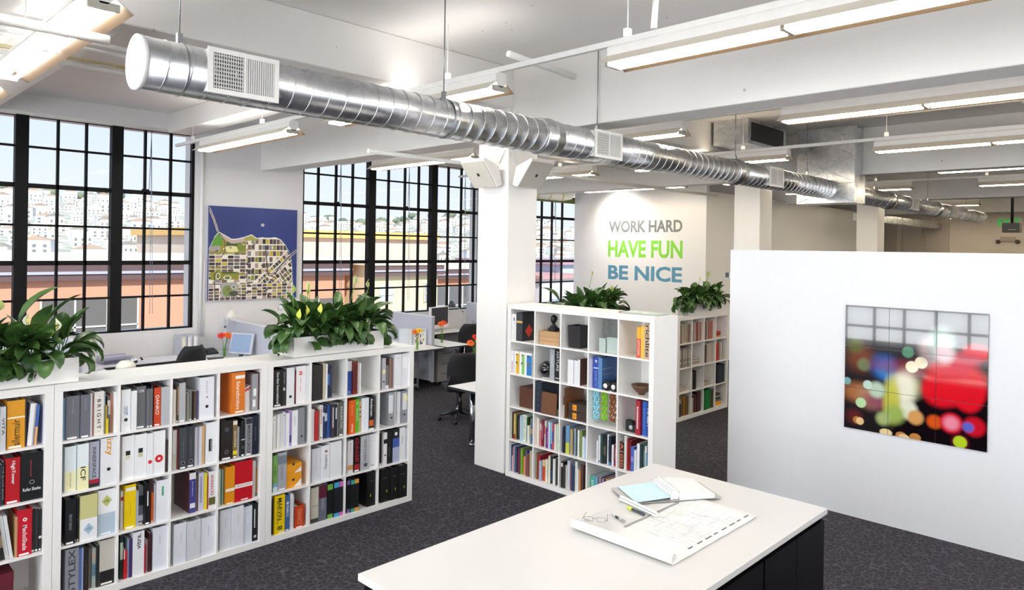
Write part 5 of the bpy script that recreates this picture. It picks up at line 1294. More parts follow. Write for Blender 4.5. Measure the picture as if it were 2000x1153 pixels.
# abstract street map on the pier
N_ = 300
vv, uu = np.mgrid[0:N_, 0:N_]; u = (uu + .5) / N_; v = (vv + .5) / N_
rs = np.random.RandomState(7)
def L3(h): return np.array(lin(h))
def wob(s, k): return np.sin(u * 9 * s + k) * .5 + np.sin(v * 11 * s + 2 * k) * .5
img = np.zeros((N_, N_, 3)) + L3('2A3C80')
img *= (1 + .25 * wob(.6, 1.3) * wob(.4, 4))[..., None]
coast = np.interp(u, [0, .06, .1, .16, .24, .3, .38, .46, .52, .58, .66, .74, .8, .86, .9, .94, .97, 1], [.55, .68, .73, .70, .655, .66, .68, .71, .67, .68, .675, .685, .66, .6, .53, .42, .0, -1])
east = np.interp(v, [0, .06, .1, .16, .2, .26, .3, .36, .42, .5, .55, .6, .66, .7], [.97, .96, .975, .95, .97, .94, .97, .955, .96, .93, .9, .88, .83, .78]) + .008 * np.sin(v * 130)
land = (v < coast) & (u < east)
near = smooth(0, .016, np.minimum(coast - v, east - u))
pal = [L3(h) for h in ('EDE7DA', 'C9B9A6', '4A3C38', '7A6558', '8C8A3C', '6E5A50', 'B59A94', '2C2A2C', 'C8B23C', '8A868A', '5E4A4C', '4A4448')]
def blocks(a, sx, sy, seed):
    p = u * math.cos(a) + v * math.sin(a); q = -u * math.sin(a) + v * math.cos(a)
    ix = np.floor(p * sx).astype(int); iy = np.floor(q * sy).astype(int)
    hsh = ((ix * 73856093) ^ (iy * 19349663) ^ seed) & 0xffff
    st = (np.abs(p * sx - ix - .5) > .43) | (np.abs(q * sy - iy - .5) > .40)
    c = np.array(pal)[(hsh * 7919 >> 3) % len(pal)]
    c[st] = L3('EFEBE2'); return c
west = blocks(0, 15, 27, 5); mid = blocks(0, 24, 15, 9); south = blocks(.7, 26, 18, 3); low = blocks(0, 17, 30, 12)
city = np.where((u < .42)[..., None], west, mid)
city = np.where(((v - .30) < (u - .62) * .9)[..., None] & (u > .55)[..., None], south, city)
city = np.where((v < .17)[..., None], low, city)
img[land] = city[land]
def park(mask, h): 
    m_ = mask & land; img[m_] = L3(h)
park((u < .40) & (v > .50) & (v < coast - .01), '9A8F3A'); park((u < .14) & (v > .58), '5E9A34'); park((u > .18) & (u < .38) & (v > .58) & (v < .62), '4A5A40')
park(((u - .24) / .09) ** 2 + ((v - .545) / .035) ** 2 < 1, 'E9E4A4'); park(((u - .35) / .05) ** 2 + ((v - .57) / .05) ** 2 < 1, '7E8A34')
park((u > .12) & (u < .46) & (v > coast - .05), 'C4AFA4'); park((u > .38) & (u < .52) & (v > .64), 'A8A64C'); park((u < .12) & (v > .52) & (v < .58), 'A4A09A')
park((u > .02) & (u < .32) & (v > .22) & (v < .305), '8F8E34'); park((u > .14) & (u < .3) & (v > .285) & (v < .3), '2F5A34')
park((u > .13) & (u < .32) & (v > .03) & (v < .19), 'A9A6A8'); park(((u - .2) / .05) ** 2 + ((v - .1) / .06) ** 2 < 1, '7E8E4C'); park(((u - .27) / .05) ** 2 + ((v - .07) / .03) ** 2 < 1, '4E5A44')
for (cu, cv, a, b_) in ((.44, .235, .02, .018), (.27, .14, .02, .015), (.1, .26, .02, .03), (.2, .24, .035, .02)):
    e_ = ((u - cu) / a) ** 2 + ((v - cv) / b_) ** 2; img[(e_ < 1.5) & land] = L3('EFEBE2'); img[e_ < .8] = L3('6E7A40')
def road(pts, wd, h):
    for (a, b), (c, d) in zip(pts[:-1], pts[1:]):
        t_ = np.clip(((u - a) * (c - a) + (v - b) * (d - b)) / ((c - a) ** 2 + (d - b) ** 2), 0, 1); img[np.hypot(u - a - t_ * (c - a), v - b - t_ * (d - b)) < wd] = L3(h)
road([(0, .97), (.05, .85), (.09, .735)], .010, 'EFEBE2'); road([(0, .97), (.05, .85), (.09, .735), (.16, .64), (.17, .52), (.13, .46)], .005, '6A5C48')
road([(.99, .53), (.9, .46), (.78, .34), (.74, .27)], .014, 'EFEBE2'); road([(.99, .53), (.9, .46), (.78, .34), (.74, .27)], .009, '4E4A50')
road([(.46, .16), (.6, .27), (.88, .53)], .008, 'EFEBE2'); road([(.62, .58), (.645, .36), (.66, .26), (.75, .23)], .006, '4A4246'); road([(.8, .28), (.85, .2), (.88, .15)], .006, '4A4246'); road([(.07, .0), (.06, .28), (.1, .3)], .005, '4A4246')
edge = (near < .75) & land; img[edge] = L3('E6EAE4')
e_ = ((u - .585) / .018) ** 2 + ((v - .815) / .013) ** 2; img[e_ < 1.2] = L3('F2F0E8'); img[e_ < .25] = L3('3A4A30')
for i in range(60):
    a, b = rs.rand(2); img[(np.abs(u - a * .9) < .012) & (np.abs(v - b * .66) < .008) & land] = pal[rs.randint(len(pal))]
t = thing('map_picture', 'square picture of an abstract street map with deep blue water on the pier between windows', 'picture', (5.39, 11.2, 1.535))
MB().box(-.752, .752, -.045, -.001, 0, 1.5).build('panel_body', mat('263A86', .35), t)
color_grid('map_print', N_, N_, img, lambda a, b: (-.752 + 1.504 * a, -.0462, 1.5 * b), attr_mat('map_print', 'print', .35, .3), t)
# nine glass tiles with blurred city lights
N_ = 63
def discs(tiles=3):
    n = N_ * tiles; vv, uu = np.mgrid[0:n, 0:n]; u = (uu + .5) / n; v = 1 - (vv + .5) / n   # v measured down from the top
    im = np.zeros((n, n, 3)) + L3('120A10')
    def blob(cu, cv, r, h, soft=.3, a=1.0, ry=None):
        ry = ry or r; d = np.hypot((u - cu) / r, (v - cv) / ry); k = (1 - smooth(1 - soft, 1 + soft, d))[..., None] * a
        im[:] = im * (1 - k) + L3(h) * k
    for q in ((.12, .42, .1, '7A3A14', .7, .8, .1), (.15, .47, .05, '6A7A50', .4), (.3, .47, .09, '1E5AA8', .6), (.33, .5, .07, '2C84C8', .6, .8), (.1, .7, .1, 'B07040', .7, .9, .07), (.2, .72, .09, 'B08468', .6, .8), (.26, .75, .1, '8C4A5C', .7, .9, .06), (.08, .9, .06, '5A1A1C', .5),
              (.45, .6, .11, 'C8C8A0', .5, 1, .1), (.45, .62, .07, 'F0EED8', .5, 1, .14), (.47, .78, .07, 'E4E8D0', .35), (.36, .72, .06, 'C8C84C', .5, .9, .16), (.38, .83, .07, '9CB45C', .5), (.3, .88, .05, 'A8B878', .5), (.25, .66, .06, 'B8D0B8', .4), (.18, .63, .035, 'C4E0D0', .15), (.13, .78, .04, 'BCE0A8', .15),
              (.52, .46, .3, '8C1424', .6, .6, .06), (.8, .53, .2, 'E01828', .25, 1, .16), (.7, .6, .13, 'DC1426', .25, 1, .12), (.88, .6, .1, 'DC1426', .2, 1, .13), (.76, .42, .12, 'D8203A', .5, 1, .07), (.93, .29, .09, 'D82030', .4, 1, .06), (.84, .36, .1, 'D03050', .5, .9, .06),
              (.5, .445, .045, 'F4ECCC', .08), (.565, .405, .045, 'F0E6C4', .08), (.62, .3, .07, 'C0A8A8', .6, .8, .09), (.7, .25, .08, 'A8C4BC', .6, .9, .12), (.72, .32, .06, 'EED0D8', .6), (.47, .335, .042, '4E8A6C', .2), (.08, .32, .06, '5A6420', .6, .8),
              (.53, .83, .055, 'D8A060', .3), (.66, .84, .05, 'D8561C', .35), (.77, .83, .075, 'D81830', .25), (.77, .83, .05, 'EE90A8', .5), (.92, .83, .07, 'C81428', .3), (.88, .84, .035, '5A6AD0', .5), (.83, .96, .05, '8C1838', .5, .8), (.83, .96, .045, 'BCD82C', .15),
              (.1, .925, .03, 'B07838', .15), (.125, .93, .03, 'F0C890', .1), (.32, .985, .045, 'F0D8A0', .1, 1, .028), (.43, .99, .04, 'C88C50', .1, 1, .03), (.45, 1.0, .04, 'ECD098', .1, 1, .025), (.53, .985, .04, 'C88848', .1, 1, .032), (.02, .62, .03, '7AA8A8', .2)):
        blob(*q[:4], *q[4:])
    return im[::1]
im = discs()
t = thing('tile_picture', 'square glass picture of blurred red city lights in nine tiles on the white partition', 'picture', (6.93, 1.817, .818))
BK_ = attr_mat('tile_print', 'print', .08, 1.0, .6)
for r_ in range(3):
    for c_ in range(3):
        sub = im[r_ * N_:(r_ + 1) * N_, c_ * N_:(c_ + 1) * N_]
        g = .0016
        y1, y0 = .564 - c_ * .376 - g, .564 - (c_ + 1) * .376 + g; z0, z1 = r_ * .38 + g, (r_ + 1) * .38 - g
        MB().box(-.018, -.001, y0, y1, z0, z1).build('tile', mat('2A3034', .2), t)
        tilt = (c_ - 1) * .0008 + (r_ - 1) * .0006
        color_grid('tile_print', N_, N_, sub, lambda a, b, y0=y0, y1=y1, z0=z0, z1=z1, q=tilt: (-.0187 + .0 * q, y1 + (y0 - y1) * a, z0 + (z1 - z0) * b), BK_, t)
o = thing('motion_sensor', 'small grey and black sensor fixed to the end edge of the partition', 'sensor', (6.95, 3.551, 2.16))
MB().box(0, .05, 0, .025, 0, .06).build('bracket', mat('C8CCD0', .3, .6), o); MB().box(-.01, .045, .025, .06, .005, .055).build('housing', mat('3A3E40', .4), o)
# ------------------------------------------------------------------ air duct
DY, DZ, DR = 4.2, 3.43, .148
dt = thing('air_duct', 'round galvanised spiral duct running under the ceiling with white grilles', 'air duct', (1.33, DY, DZ))
def duct_section(x0, x1, r=DR):
    m = MB(); n = 40; step = .125; k = int((x1 - x0) / step)
    m.lathe([(r, x0), (r, x1)], n=n, axis='x')
    for i in range(1, k):
        x = x0 + i * step
        m.tube([(x + .016 * math.sin(a), (r + .0005) * math.cos(a), (r + .0005) * math.sin(a)) for a in [2 * PI * j / n for j in range(n + 1)]], .0036, 6, caps=False)
    return m.build('duct_section', GALV, dt)
def coupling(x, w_=.22):
    MB().lathe([(DR + .001, x - w_ / 2), (DR + .012, x - w_ / 2 + .01), (DR + .012, x - .02), (DR + .02, x - .012), (DR + .02, x + .012), (DR + .012, x + .02), (DR + .012, x + w_ / 2 - .01), (DR + .001, x + w_ / 2)], n=32, axis='x').build('coupling', GALV, dt)
duct_section(0, 3.4); duct_section(3.4, 6.95); duct_section(6.95, 9.97); duct_section(10.44, 20.7)
for x in (3.38, 6.93, 12.9, 16.2): coupling(x)
MB().lathe([(0, -.004), (DR + .004, -.004), (DR + .004, .02), (DR, .02)], n=32, axis='x').build('end_cap', mat('F2F2F4', .4), dt)
def grille(x, w_=.43, h=.26):
    g = MB(); y = -DR - .012
    g.box(x, x + w_, y, y + .012, -h / 2, -h / 2 + .028); g.box(x, x + w_, y, y + .012, h / 2 - .028, h / 2); e_ = h / 2 - .028; g.box(x, x + .03, y, y + .012, -e_, e_); g.box(x + w_ - .03, x + w_, y, y + .012, -e_, e_); g.box(x + w_ * .49, x + w_ * .52, y, y + .012, -e_, e_)
    gf = g.build('grille', RAILW, dt)
    MB().box(x + .005, x + w_ - .005, y + .02, -DR * .55, -h / 2 + .01, h / 2 - .01).build('grille_collar', RAILW, gf)
    MB().box(x + .02, x + w_ - .02, y + .0115, y + .0195, -h / 2 + .02, h / 2 - .02).build('grille_opening', mat('2E3034', .6), gf)
    b = MB(); n = 13
    for i in range(n):
        u = x + w_ * .52 + (w_ * .48 - .03) * (i + .5) / n; b.box(u - .0045, u + .0045, y + .001, y + .011, -h / 2 + .028, h / 2 - .028)
        u = x + .03 + (w_ * .49 - .03) * (i + .5) / n; b.box(u - .0022, u + .0022, y + .001, y + .011, -h / 2 + .028, h / 2 - .028)
    for i in range(9):
        z = -h / 2 + .028 + (h - .056) * (i + .5) / 9; b.box(x + .03, x + w_ * .49, y + .004, y + .01, z - .0035, z + .0035)
    b.build('grille_slats', mat('D8D8D6', .45), gf)
for x in (.33, 3.9, 7.6, 13.95, 17.0): grille(x)
for x in (.23, 2.2, 4.13, 6.95, 9.2, 12.2, 15.6, 19.0):
    q = MB(); topz = ZS - DZ - .0005
    ax = x + 1.33
    for bx_ in (5.49, 11.66, 17.7, 23.8):
        if bx_ - .02 < ax < bx_ + .38: topz = 3.66 - DZ
    q.tube([(x, 0, DR), (x, 0, topz)], .005, 6); q.box(x - .014, x + .014, -.014, .014, DR + .002, DR + .06); q.box(x - .02, x + .02, -.02, .02, topz - .006, topz)
    q.tube([(x, (DR + .003) * math.cos(a), (DR + .003) * math.sin(a)) for a in [2 * PI * j / 24 for j in range(25)]], .004, 5, caps=False)
    q.build('hanger_rod', mat('9EA2A4', .3, .9), dt)
m = MB().box(9.97, 10.44, -.41, .47, -.22, ZS - DZ - .002)
for s in (0,):
    m.bar((9.965, -.41, .1), (9.965, .47, .1), .012, .03); m.bar((9.965, -.41, .5), (9.965, .47, .5), .012, .03)
    for z0, z1 in ((-.2, .1), (.1, .5), (.5, .9)): m.bar((9.967, -.4, z0), (9.967, .46, z1), .006, .012); m.bar((9.967, .46, z0), (9.967, -.4, z1), .006, .012)
m.build('plenum_box', GALV, dt, bevel=.003)
for x0, y0, l in ((14.6, 6.3, 'long grey diffuser box hanging near the far end of the hall'),):
    o = thing('air_diffuser', l, 'air vent', (x0, y0, 3.3)); MB().box(5, 12.5, 0, .3, 0, .2).build('body', GALV, o); MB().box(5, 5.2, -.01, 0, .02, .18).build('vent_face', DARK, o)
    MB().tube([(6, .15, .2), (6, .15, ZS - 3.3)], .01, 6).tube([(12, .15, .2), (12, .15, ZS - 3.3)], .01, 6).build('hanger_rod', RAILW, o)
o = thing('air_vent', 'rectangular metal duct stub with dark opening beyond the plenum box', 'air vent', (9.75, 4.75, 4.02)); MB().box(0, 1.3, 0, .55, 0, .369).build('body', GALV, o); MB().box(.1, 1.2, -.006, 0, .05, .32).build('vent_face', DARK, o)

# ------------------------------------------------------------------ fluorescent strips on rails
FIX = None
def strip_light(x, y0, y1, lbl, warm=0):
    t = thing('strip_light', lbl, 'ceiling light', (x, y0, 3.71), 0, 'fluorescent strips hung from the rails')
    L = y1 - y0
    MB().prism([(-.058, .072), (-.058, .13), (-.03, .15), (.03, .15), (.058, .13), (.058, .072), (.02, .03), (-.02, .03)], 'y', 0, L).build('channel', RAILW, t)
    for s in (-1, 1):
        m = MB().prism([(s * .055, .07), (s * .15, .0), (s * .154, .004), (s * .055, .076)], 'y', 0, L); m.m[2] = 1; m.m[5] = 1; m.build('reflector', [mat('D2CABC', .5), mat('4E4030', .45, spec=.3)], t)  # inner face coloured dark brown for the dark surroundings a mirror would reflect
    n = max(1, round(L / 1.25)); seg = L / n
    for i in range(n):
        for s in (-1, 1): MB().lathe([(0, i * seg + .03), (.016, i * seg + .03), (.016, (i + 1) * seg - .03), (0, (i + 1) * seg - .03)], (s * .055, 0, .012), 10, axis='y').build('tube', TUBE_WARM if warm else TUBE, t)
    for i in range(n + 1):
        y = min(max(i * seg, .012), L - .012); MB().box(-.08, .08, y - .012, y + .012, -.002, .04).build('lamp_holder', mat('B8B4A8', .4), t)
    ul = bpy.data.lights.new('ceiling_fill', 'AREA'); ul.shape = 'RECTANGLE'; ul.size = .22; ul.size_y = L; ul.energy = 1.45 * L * (1 if not warm else .6); ul.color = (1, .96, .9) if not warm else (1, .84, .62)  # added upward fill that brightens the slab; the fixture itself is closed on top
    uo = bpy.data.objects.new('ceiling_fill', ul); COL.objects.link(uo); uo.parent = t; uo.location = (0, L / 2, .2); uo.rotation_euler = (PI, 0, 0)
    for y in (.25, L - .25): MB().box(-.034, .034, y - .02, y + .02, .125, .151).build('mounting_clip', RAILW, t)
    return t
RAILS = [1.2, 4.03, 6.86, 9.6, 12.53, 15.36, 18.4, 21.2, 24.9]  # last rail and its strips added to brighten the far wall
NAMES = ['window-side corner', 'island table', 'partition', 'plenum box', 'slogan wall', 'third column', 'fourth bay', 'far end']
for i, x in enumerate(RAILS):
    o = thing('light_rail', f'white steel channel carrying strip lights across the bay, {ORD[i]} one from the camera', 'rail', (x, 0, 3.8615), 0)
    y1 = 10.9 if x < 13 else 7.4
    MB().box(-.02, .02, -5.5, y1, 0, .041).build('channel', RAILW, o)
    q = MB()
    for y in (-1.5, .9, 2.85, 4.75, 8.2, 10.3):
        if y < y1: q.tube([(0, y, .04), (0, y, ZS - 3.8615 if not 5.3 < y < 5.7 else .05)], .004, 5); q.box(-.022, .022, y - .02, y + .02, .035, .1)
    q.build('hanger_rod', RAILW, o)
    sets = [(-2.6, -.1), (.48, 2.98), (4.08, 6.58), (7.43, 9.93)] if i else [(4.3, 6.8), (7.43, 9.93), (.2, 2.7)]
    for k, (a, b) in enumerate(sets):
        if b > y1: continue
        if x > 13 and a > 7: continue
        where = ['nearest the south wall', 'over the open floor', 'crossing above the duct', 'by the window wall'][k] if i else ['in the ceiling corner', 'by the window wall', 'over the photographer'][k]
        strip_light(x, a, b, f'twin-tube strip light {where}, on the {ORD[i]} rail from camera', i > 2)
# flexible conduit and chain at the island-table light
o = MB().tube([(4.0, 2.62, 3.905), (3.99, 2.6, 4.1), (4.03, 2.64, 4.3), (4.02, 2.62, ZS)], .02, 10).build('flexible_conduit', mat('E9E8E4', .5, bump=.2)); tag(o, 'white flexible conduit dropping from the slab to the light rail above the island table', 'conduit')

# pipes and conduits
def pipe(name, label, pts, r, cat='pipe', m_=None, brackets=()):
    t = thing(name, label, cat, pts[0])
    p0 = Vector(pts[0]); MB().tube([Vector(p) - p0 for p in pts], r, 12).build('run', m_ or RAILW, t)
    for (x, y, z) in brackets: MB().tube([Vector((x, y, z)) - p0, Vector((x, y, ZS)) - p0], .004, 5).build('hanger_rod', RAILW, t)
    return t
pipe('sprinkler_pipe', 'white capped pipe end in front of the bright corner light', [(-3, 4.6, 3.62), (1.31, 4.6, 3.62)], .03, brackets=[(-1, 4.6, 3.62), (.9, 4.6, 3.62)])
t = pipe('cable_tray', 'white conduit with loose yellowish cables above it, left of the duct end', [(-3, 7.0, 3.97), (5.4, 7.0, 3.97)], .022, 'cable tray', brackets=[(0.6, 7.0, 3.97), (3.5, 7.0, 3.97)])
r_ = random.Random(2)
for k in range(7):
    MB().tube([(x, .02 * math.sin(x * 2.3 + k) + .01 * k - .03, .035 + .02 * abs(math.sin(x * 1.7 + k * .9))) for x in [i * .4 for i in range(22)]], .005, 5).build('cable', mat(['E4D6A4', 'D8C890', 'ECE6CC'][k % 3], .6), t)
pipe('conduit', 'white conduit bending out of the bright corner light', [(.9, 6.25, 3.99), (1.0, 6.1, 3.94), (1.2, 6.0, 3.93), (5.0, 6.0, 3.93)], .02, 'conduit', brackets=[(3, 6.0, 3.93)])
pipe('conduit', 'second thin white conduit just beyond the bent one', [(1.0, 6.2, 3.93), (5.2, 6.2, 3.93)], .016, 'conduit', brackets=[(3.2, 6.2, 3.93)])
pipe('sprinkler_pipe', 'long white pipe with open dark end passing under the window-side girder', [(4.95, 7.3, 3.6), (13.6, 7.3, 3.6)], .028, brackets=[(6.5, 7.3, 3.6), (9, 7.3, 3.6), (13, 7.3, 3.6)])
for i, (y, z, l) in enumerate(((8.0, 3.98, 'upper'), (9.1, 3.955, 'lower'))):
    pipe('sprinkler_pipe', f'{l} of two thin white pipes running toward the slogan wall', [(6.4, y, z), (13.69, y, z)], .02, brackets=[(10, y, z), (12.4, y, z)])
t = pipe('drain_pipe', 'thick white pipe with tan joints turning up into the ceiling at the narrow window', [(10.8, 10.75, 3.66), (12.7, 10.75, 3.66), (12.95, 10.75, 3.7), (13.08, 10.75, 3.85), (13.1, 10.75, 4.0), (13.1, 10.75, 4.389)], .1, 'pipe', brackets=[(12.4, 10.75, 3.75)])
for x in (11.75, 12.15, 12.6): MB().lathe([(.1, 0), (.108, .005), (.108, .045), (.1, .05)], (x - 10.8, 0, 0), 20, axis='x').build('joint', mat('DCCDA8', .5), t)
pipe('sprinkler_pipe', 'white pipe entering a round hole high in the girder by the column', [(4.55, 4.52, 4.2), (5.489, 4.52, 4.16)], .03)
pipe('sprinkler_pipe', 'white pipe crossing the ceiling beyond the partition', [(8.2, 1.4, 4.15), (11.655, 1.4, 4.1)], .035)
pipe('conduit', 'short white drop pipe hanging from the slab near the far lights', [(13.2, 1.9, ZS), (13.2, 1.9, 3.5)], .03, 'conduit')

# ------------------------------------------------------------------ speakers on the column
SPK = mat('F0ECE8', .5, bump=.05); GRILL = mat('CFCCC2', .75, bump=.3, scale=400)
def speaker(label, loc, rz):
    t = thing('wall_speaker', label, 'speaker', loc, rz)         # back plane at y=0 faces the column; grille tilts down and out (-y)
    pr = [(-.045, .03), (-.10, .225), (-.315, .30), (-.335, .275), (-.12, .0)]
    MB().prism(pr, 'x', -.185, .185).build('cabinet', SPK, t, bevel=.012)
    a, b = Vector((0, -.331, .262)), Vector((0, -.128, .008)); n_ = Vector((0, -.78, -.62))
    g = MB(); e = n_ * .004
    g.add([(-.175, a.y + e.y, a.z + e.z), (.175, a.y + e.y, a.z + e.z), (.175, b.y + e.y, b.z + e.z), (-.175, b.y + e.y, b.z + e.z)], [(0, 3, 2, 1)]); g.build('grille', GRILL, t)
    c = (a + b) / 2 + n_ * .006; d = (a - b).normalized()
    g = MB(); g.add([tuple(c + Vector((x, 0, 0)) + d * y) for x, y in ((-.018, -.018), (.018, -.018), (.018, .018), (-.018, .018))], [(0, 3, 2, 1)]); g.build('badge', mat('3A3230', .4), t)
    MB().box(-.03, .03, -.1, -.001, .09, .16).build('wall_bracket', mat('B8B4B0', .4), t)
    return t
speaker('white angled loudspeaker on the column face toward the island table, aimed down', (5.43, 5.59, 3.09), -PI / 2)
speaker('white angled loudspeaker on the column face toward the partition, aimed down', (5.63, 5.37, 3.09), 0)
o = MB().tube([(5.425, 5.5, 3.36), (5.41, 5.42, 3.48), (5.44, 5.362, 3.52), (5.5, 5.36, 3.46), (5.56, 5.365, 3.36)], .006, 6).build('speaker_cable', RAILW); tag(o, 'white cable looping between the two loudspeakers on the column', 'cable')
o = thing('projector', 'dark projector hanging in the far hall before the exit sign', 'projector', (20, 3.2, 3.1)); MB().box(-.15, .15, -.17, .17, -.12, .1).build('body', mat('3E4040', .5), o, bevel=.01); MB().tube([(0, 0, .1), (0, 0, ZS - 3.1)], .03, 8).build('mount', DARK, o)
MB().box(-.156, -.15, -.1, .05, -.06, -.05).build('status_strip', mat('C8C8C8', .4), o)
o = thing('exit_sign', 'green EXIT sign high on the far end wall', 'sign', (27.29, 4.44, 3.5)); MB().box(-.03, 0, -.35, .35, -.16, .16).build('panel', mat('D8D4C8', .5), o)
m = MB(); put_text(m, 'EXIT', (-.032, .3, -.12), (0, -.6, 0), (0, 0, .24), 0, .03); m.build('lettering', mat('2FB84A', .5, emit=.25), o)
o = thing('emergency_light', 'twin-headed emergency light below the exit sign', 'lamp', (27.28, 4.47, 2.9)); MB().box(-.08, 0, -.2, .2, 0, .14).build('body', mat('B4A898', .5), o)
for s in (-1, 1): MB().lathe([(.03, 0), (.07, .08), (0, .085)], (-.1, s * .26, -.02), 12, axis='x').build('lamp_head', mat('5A4A38', .5), o)
o = thing('spot_light', 'bare glowing bulb under the far end of the duct', 'lamp', (21.8, 4.85, 3.4)); MB().lathe([(0, 0), (.05, .03), (.06, .07), (.03, .13), (0, .135)], n=14).build('bulb', emit_mat('lit_bulb', (1, .8, .5), 30), o); MB().tube([(0, 0, .13), (0, 0, ZS - 3.4)], .02, 8).build('stem', DARK, o)

t = thing('spot_light', 'small white spot aimed at the slogan wall from the ceiling', 'lamp', (12.7, 9.9, 3.95))
MB().tube([(0, 0, 0), (0, 0, ZS - 3.95)], .01, 8).build('stem', RAILW, t); sp_ = MB().lathe([(.0, -.08), (.035, -.08), (.05, .06), (.046, .058), (.03, -.07)], n=16, axis='x').build('lamp_head', RAILW, t); sp_.rotation_euler = (0, rad(40), 0)
l = bpy.data.lights.new('spot_beam', 'SPOT'); l.energy = 70; l.spot_size = rad(95); l.spot_blend = 1; l.shadow_soft_size = .05; l.color = (1, .96, .9)
o = bpy.data.objects.new('spot_beam', l); COL.objects.link(o); o.parent = t; o.location = (.06, 0, -.06); o.rotation_euler = Vector((1, -.15, -1.0)).to_track_quat('-Z', 'Y').to_euler()

# ------------------------------------------------------------------ desks by the windows
DZ_ = .74
DT = mat('F4F4F6', .4, var=.01); EDGE = mat('2A3036', .5); CASE = mat('6E7076', .5)
def desk(name, label, slabs, legs, loc=(0, 0, 0)):
    """slabs: (x0,x1,y0,y1); white tops with a dark edge band"""
    t = thing(name, label, 'desk', loc)
    for (x0, x1, y0, y1) in slabs:
        MB().box(x0, x1, y0, y1, DZ_ - .028, DZ_ - .003).build('edge_band', EDGE, t)
        MB().box(x0 + .002, x1 - .002, y0 + .002, y1 - .002, DZ_ - .003, DZ_).build('worktop', DT, t)
    for (x, y) in legs: MB().tube([(x, y, 0), (x, y, DZ_ - .03)], .034, 16).lathe([(.038, 0), (.038, .03), (.034, .03)], (x, y, 0), 16).build('leg', CHROME, t)
    return t
desk('desk', 'white L-shaped desk with papers below the window nearest the camera', [(2.5, 4.915, 10.6, 11.19), (2.5, 3.0, 9.6, 10.599), (4.28, 4.915, 9.2, 10.599)], [(2.6, 10.7), (4.36, 9.3), (4.84, 9.3)])
desk('desk', 'white L-shaped desk between the two grey dividers, books and a vase on its near end', [(4.99, 7.79, 10.6, 11.19), (6.95, 7.79, 9.15, 10.599)], [(5.1, 10.7), (7.03, 9.25), (6.2, 10.7)])
desk('desk', 'white L-shaped desk carrying the white computer by the far part of the window', [(7.87, 10.1, 10.68, 11.19), (7.87, 8.42, 9.17, 10.679)], [(8.34, 9.3), (10.0, 10.75), (8.9, 10.75)])
desk('table', 'white worktable with chrome leg jutting out from behind the column', [(5.68, 7.3, 5.92, 6.6)], [(5.93, 6.42), (7.2, 6.42)])
desk('table', 'white worktable behind the chair, flowers at its end', [(6.98, 8.6, 7.25, 8.1)], [(7.08, 7.98), (8.5, 7.98), (8.5, 7.35)])
def divider(label, x, y0, zt=1.24):
    t = thing('divider_screen', label, 'desk divider', (x, 0, 0))
    MB().box(-.025, .025, y0 + .02, 11.19, .12, zt - .012).build('screen_panel', GREYPANEL, t)
    MB().box(-.028, .028, y0, 11.19, zt - .012, zt).build('top_cap', mat('E6E8EC', .5), t); MB().box(-.028, .028, y0, y0 + .02, .1, zt - .012).build('end_cap', mat('A9ACB4', .5), t)
    for y in (y0 + .1, 11.05): MB().lathe([(.03, 0), (.03, .02), (.012, .03), (.012, .121)], (0, y, 0), 10).build('foot', DARK, t)
    return t
divider('grey fabric desk divider beside the big lily planter, its end edge showing', 2.46, 9.55)
divider('grey fabric desk divider under the map picture behind the lily planter', 4.95, 9.15)
divider('grey fabric desk divider with books and yellow flower before it', 7.83, 9.5)
divider('grey fabric desk divider next to the column, far end of the desks', 10.14, 9.8, 1.28)

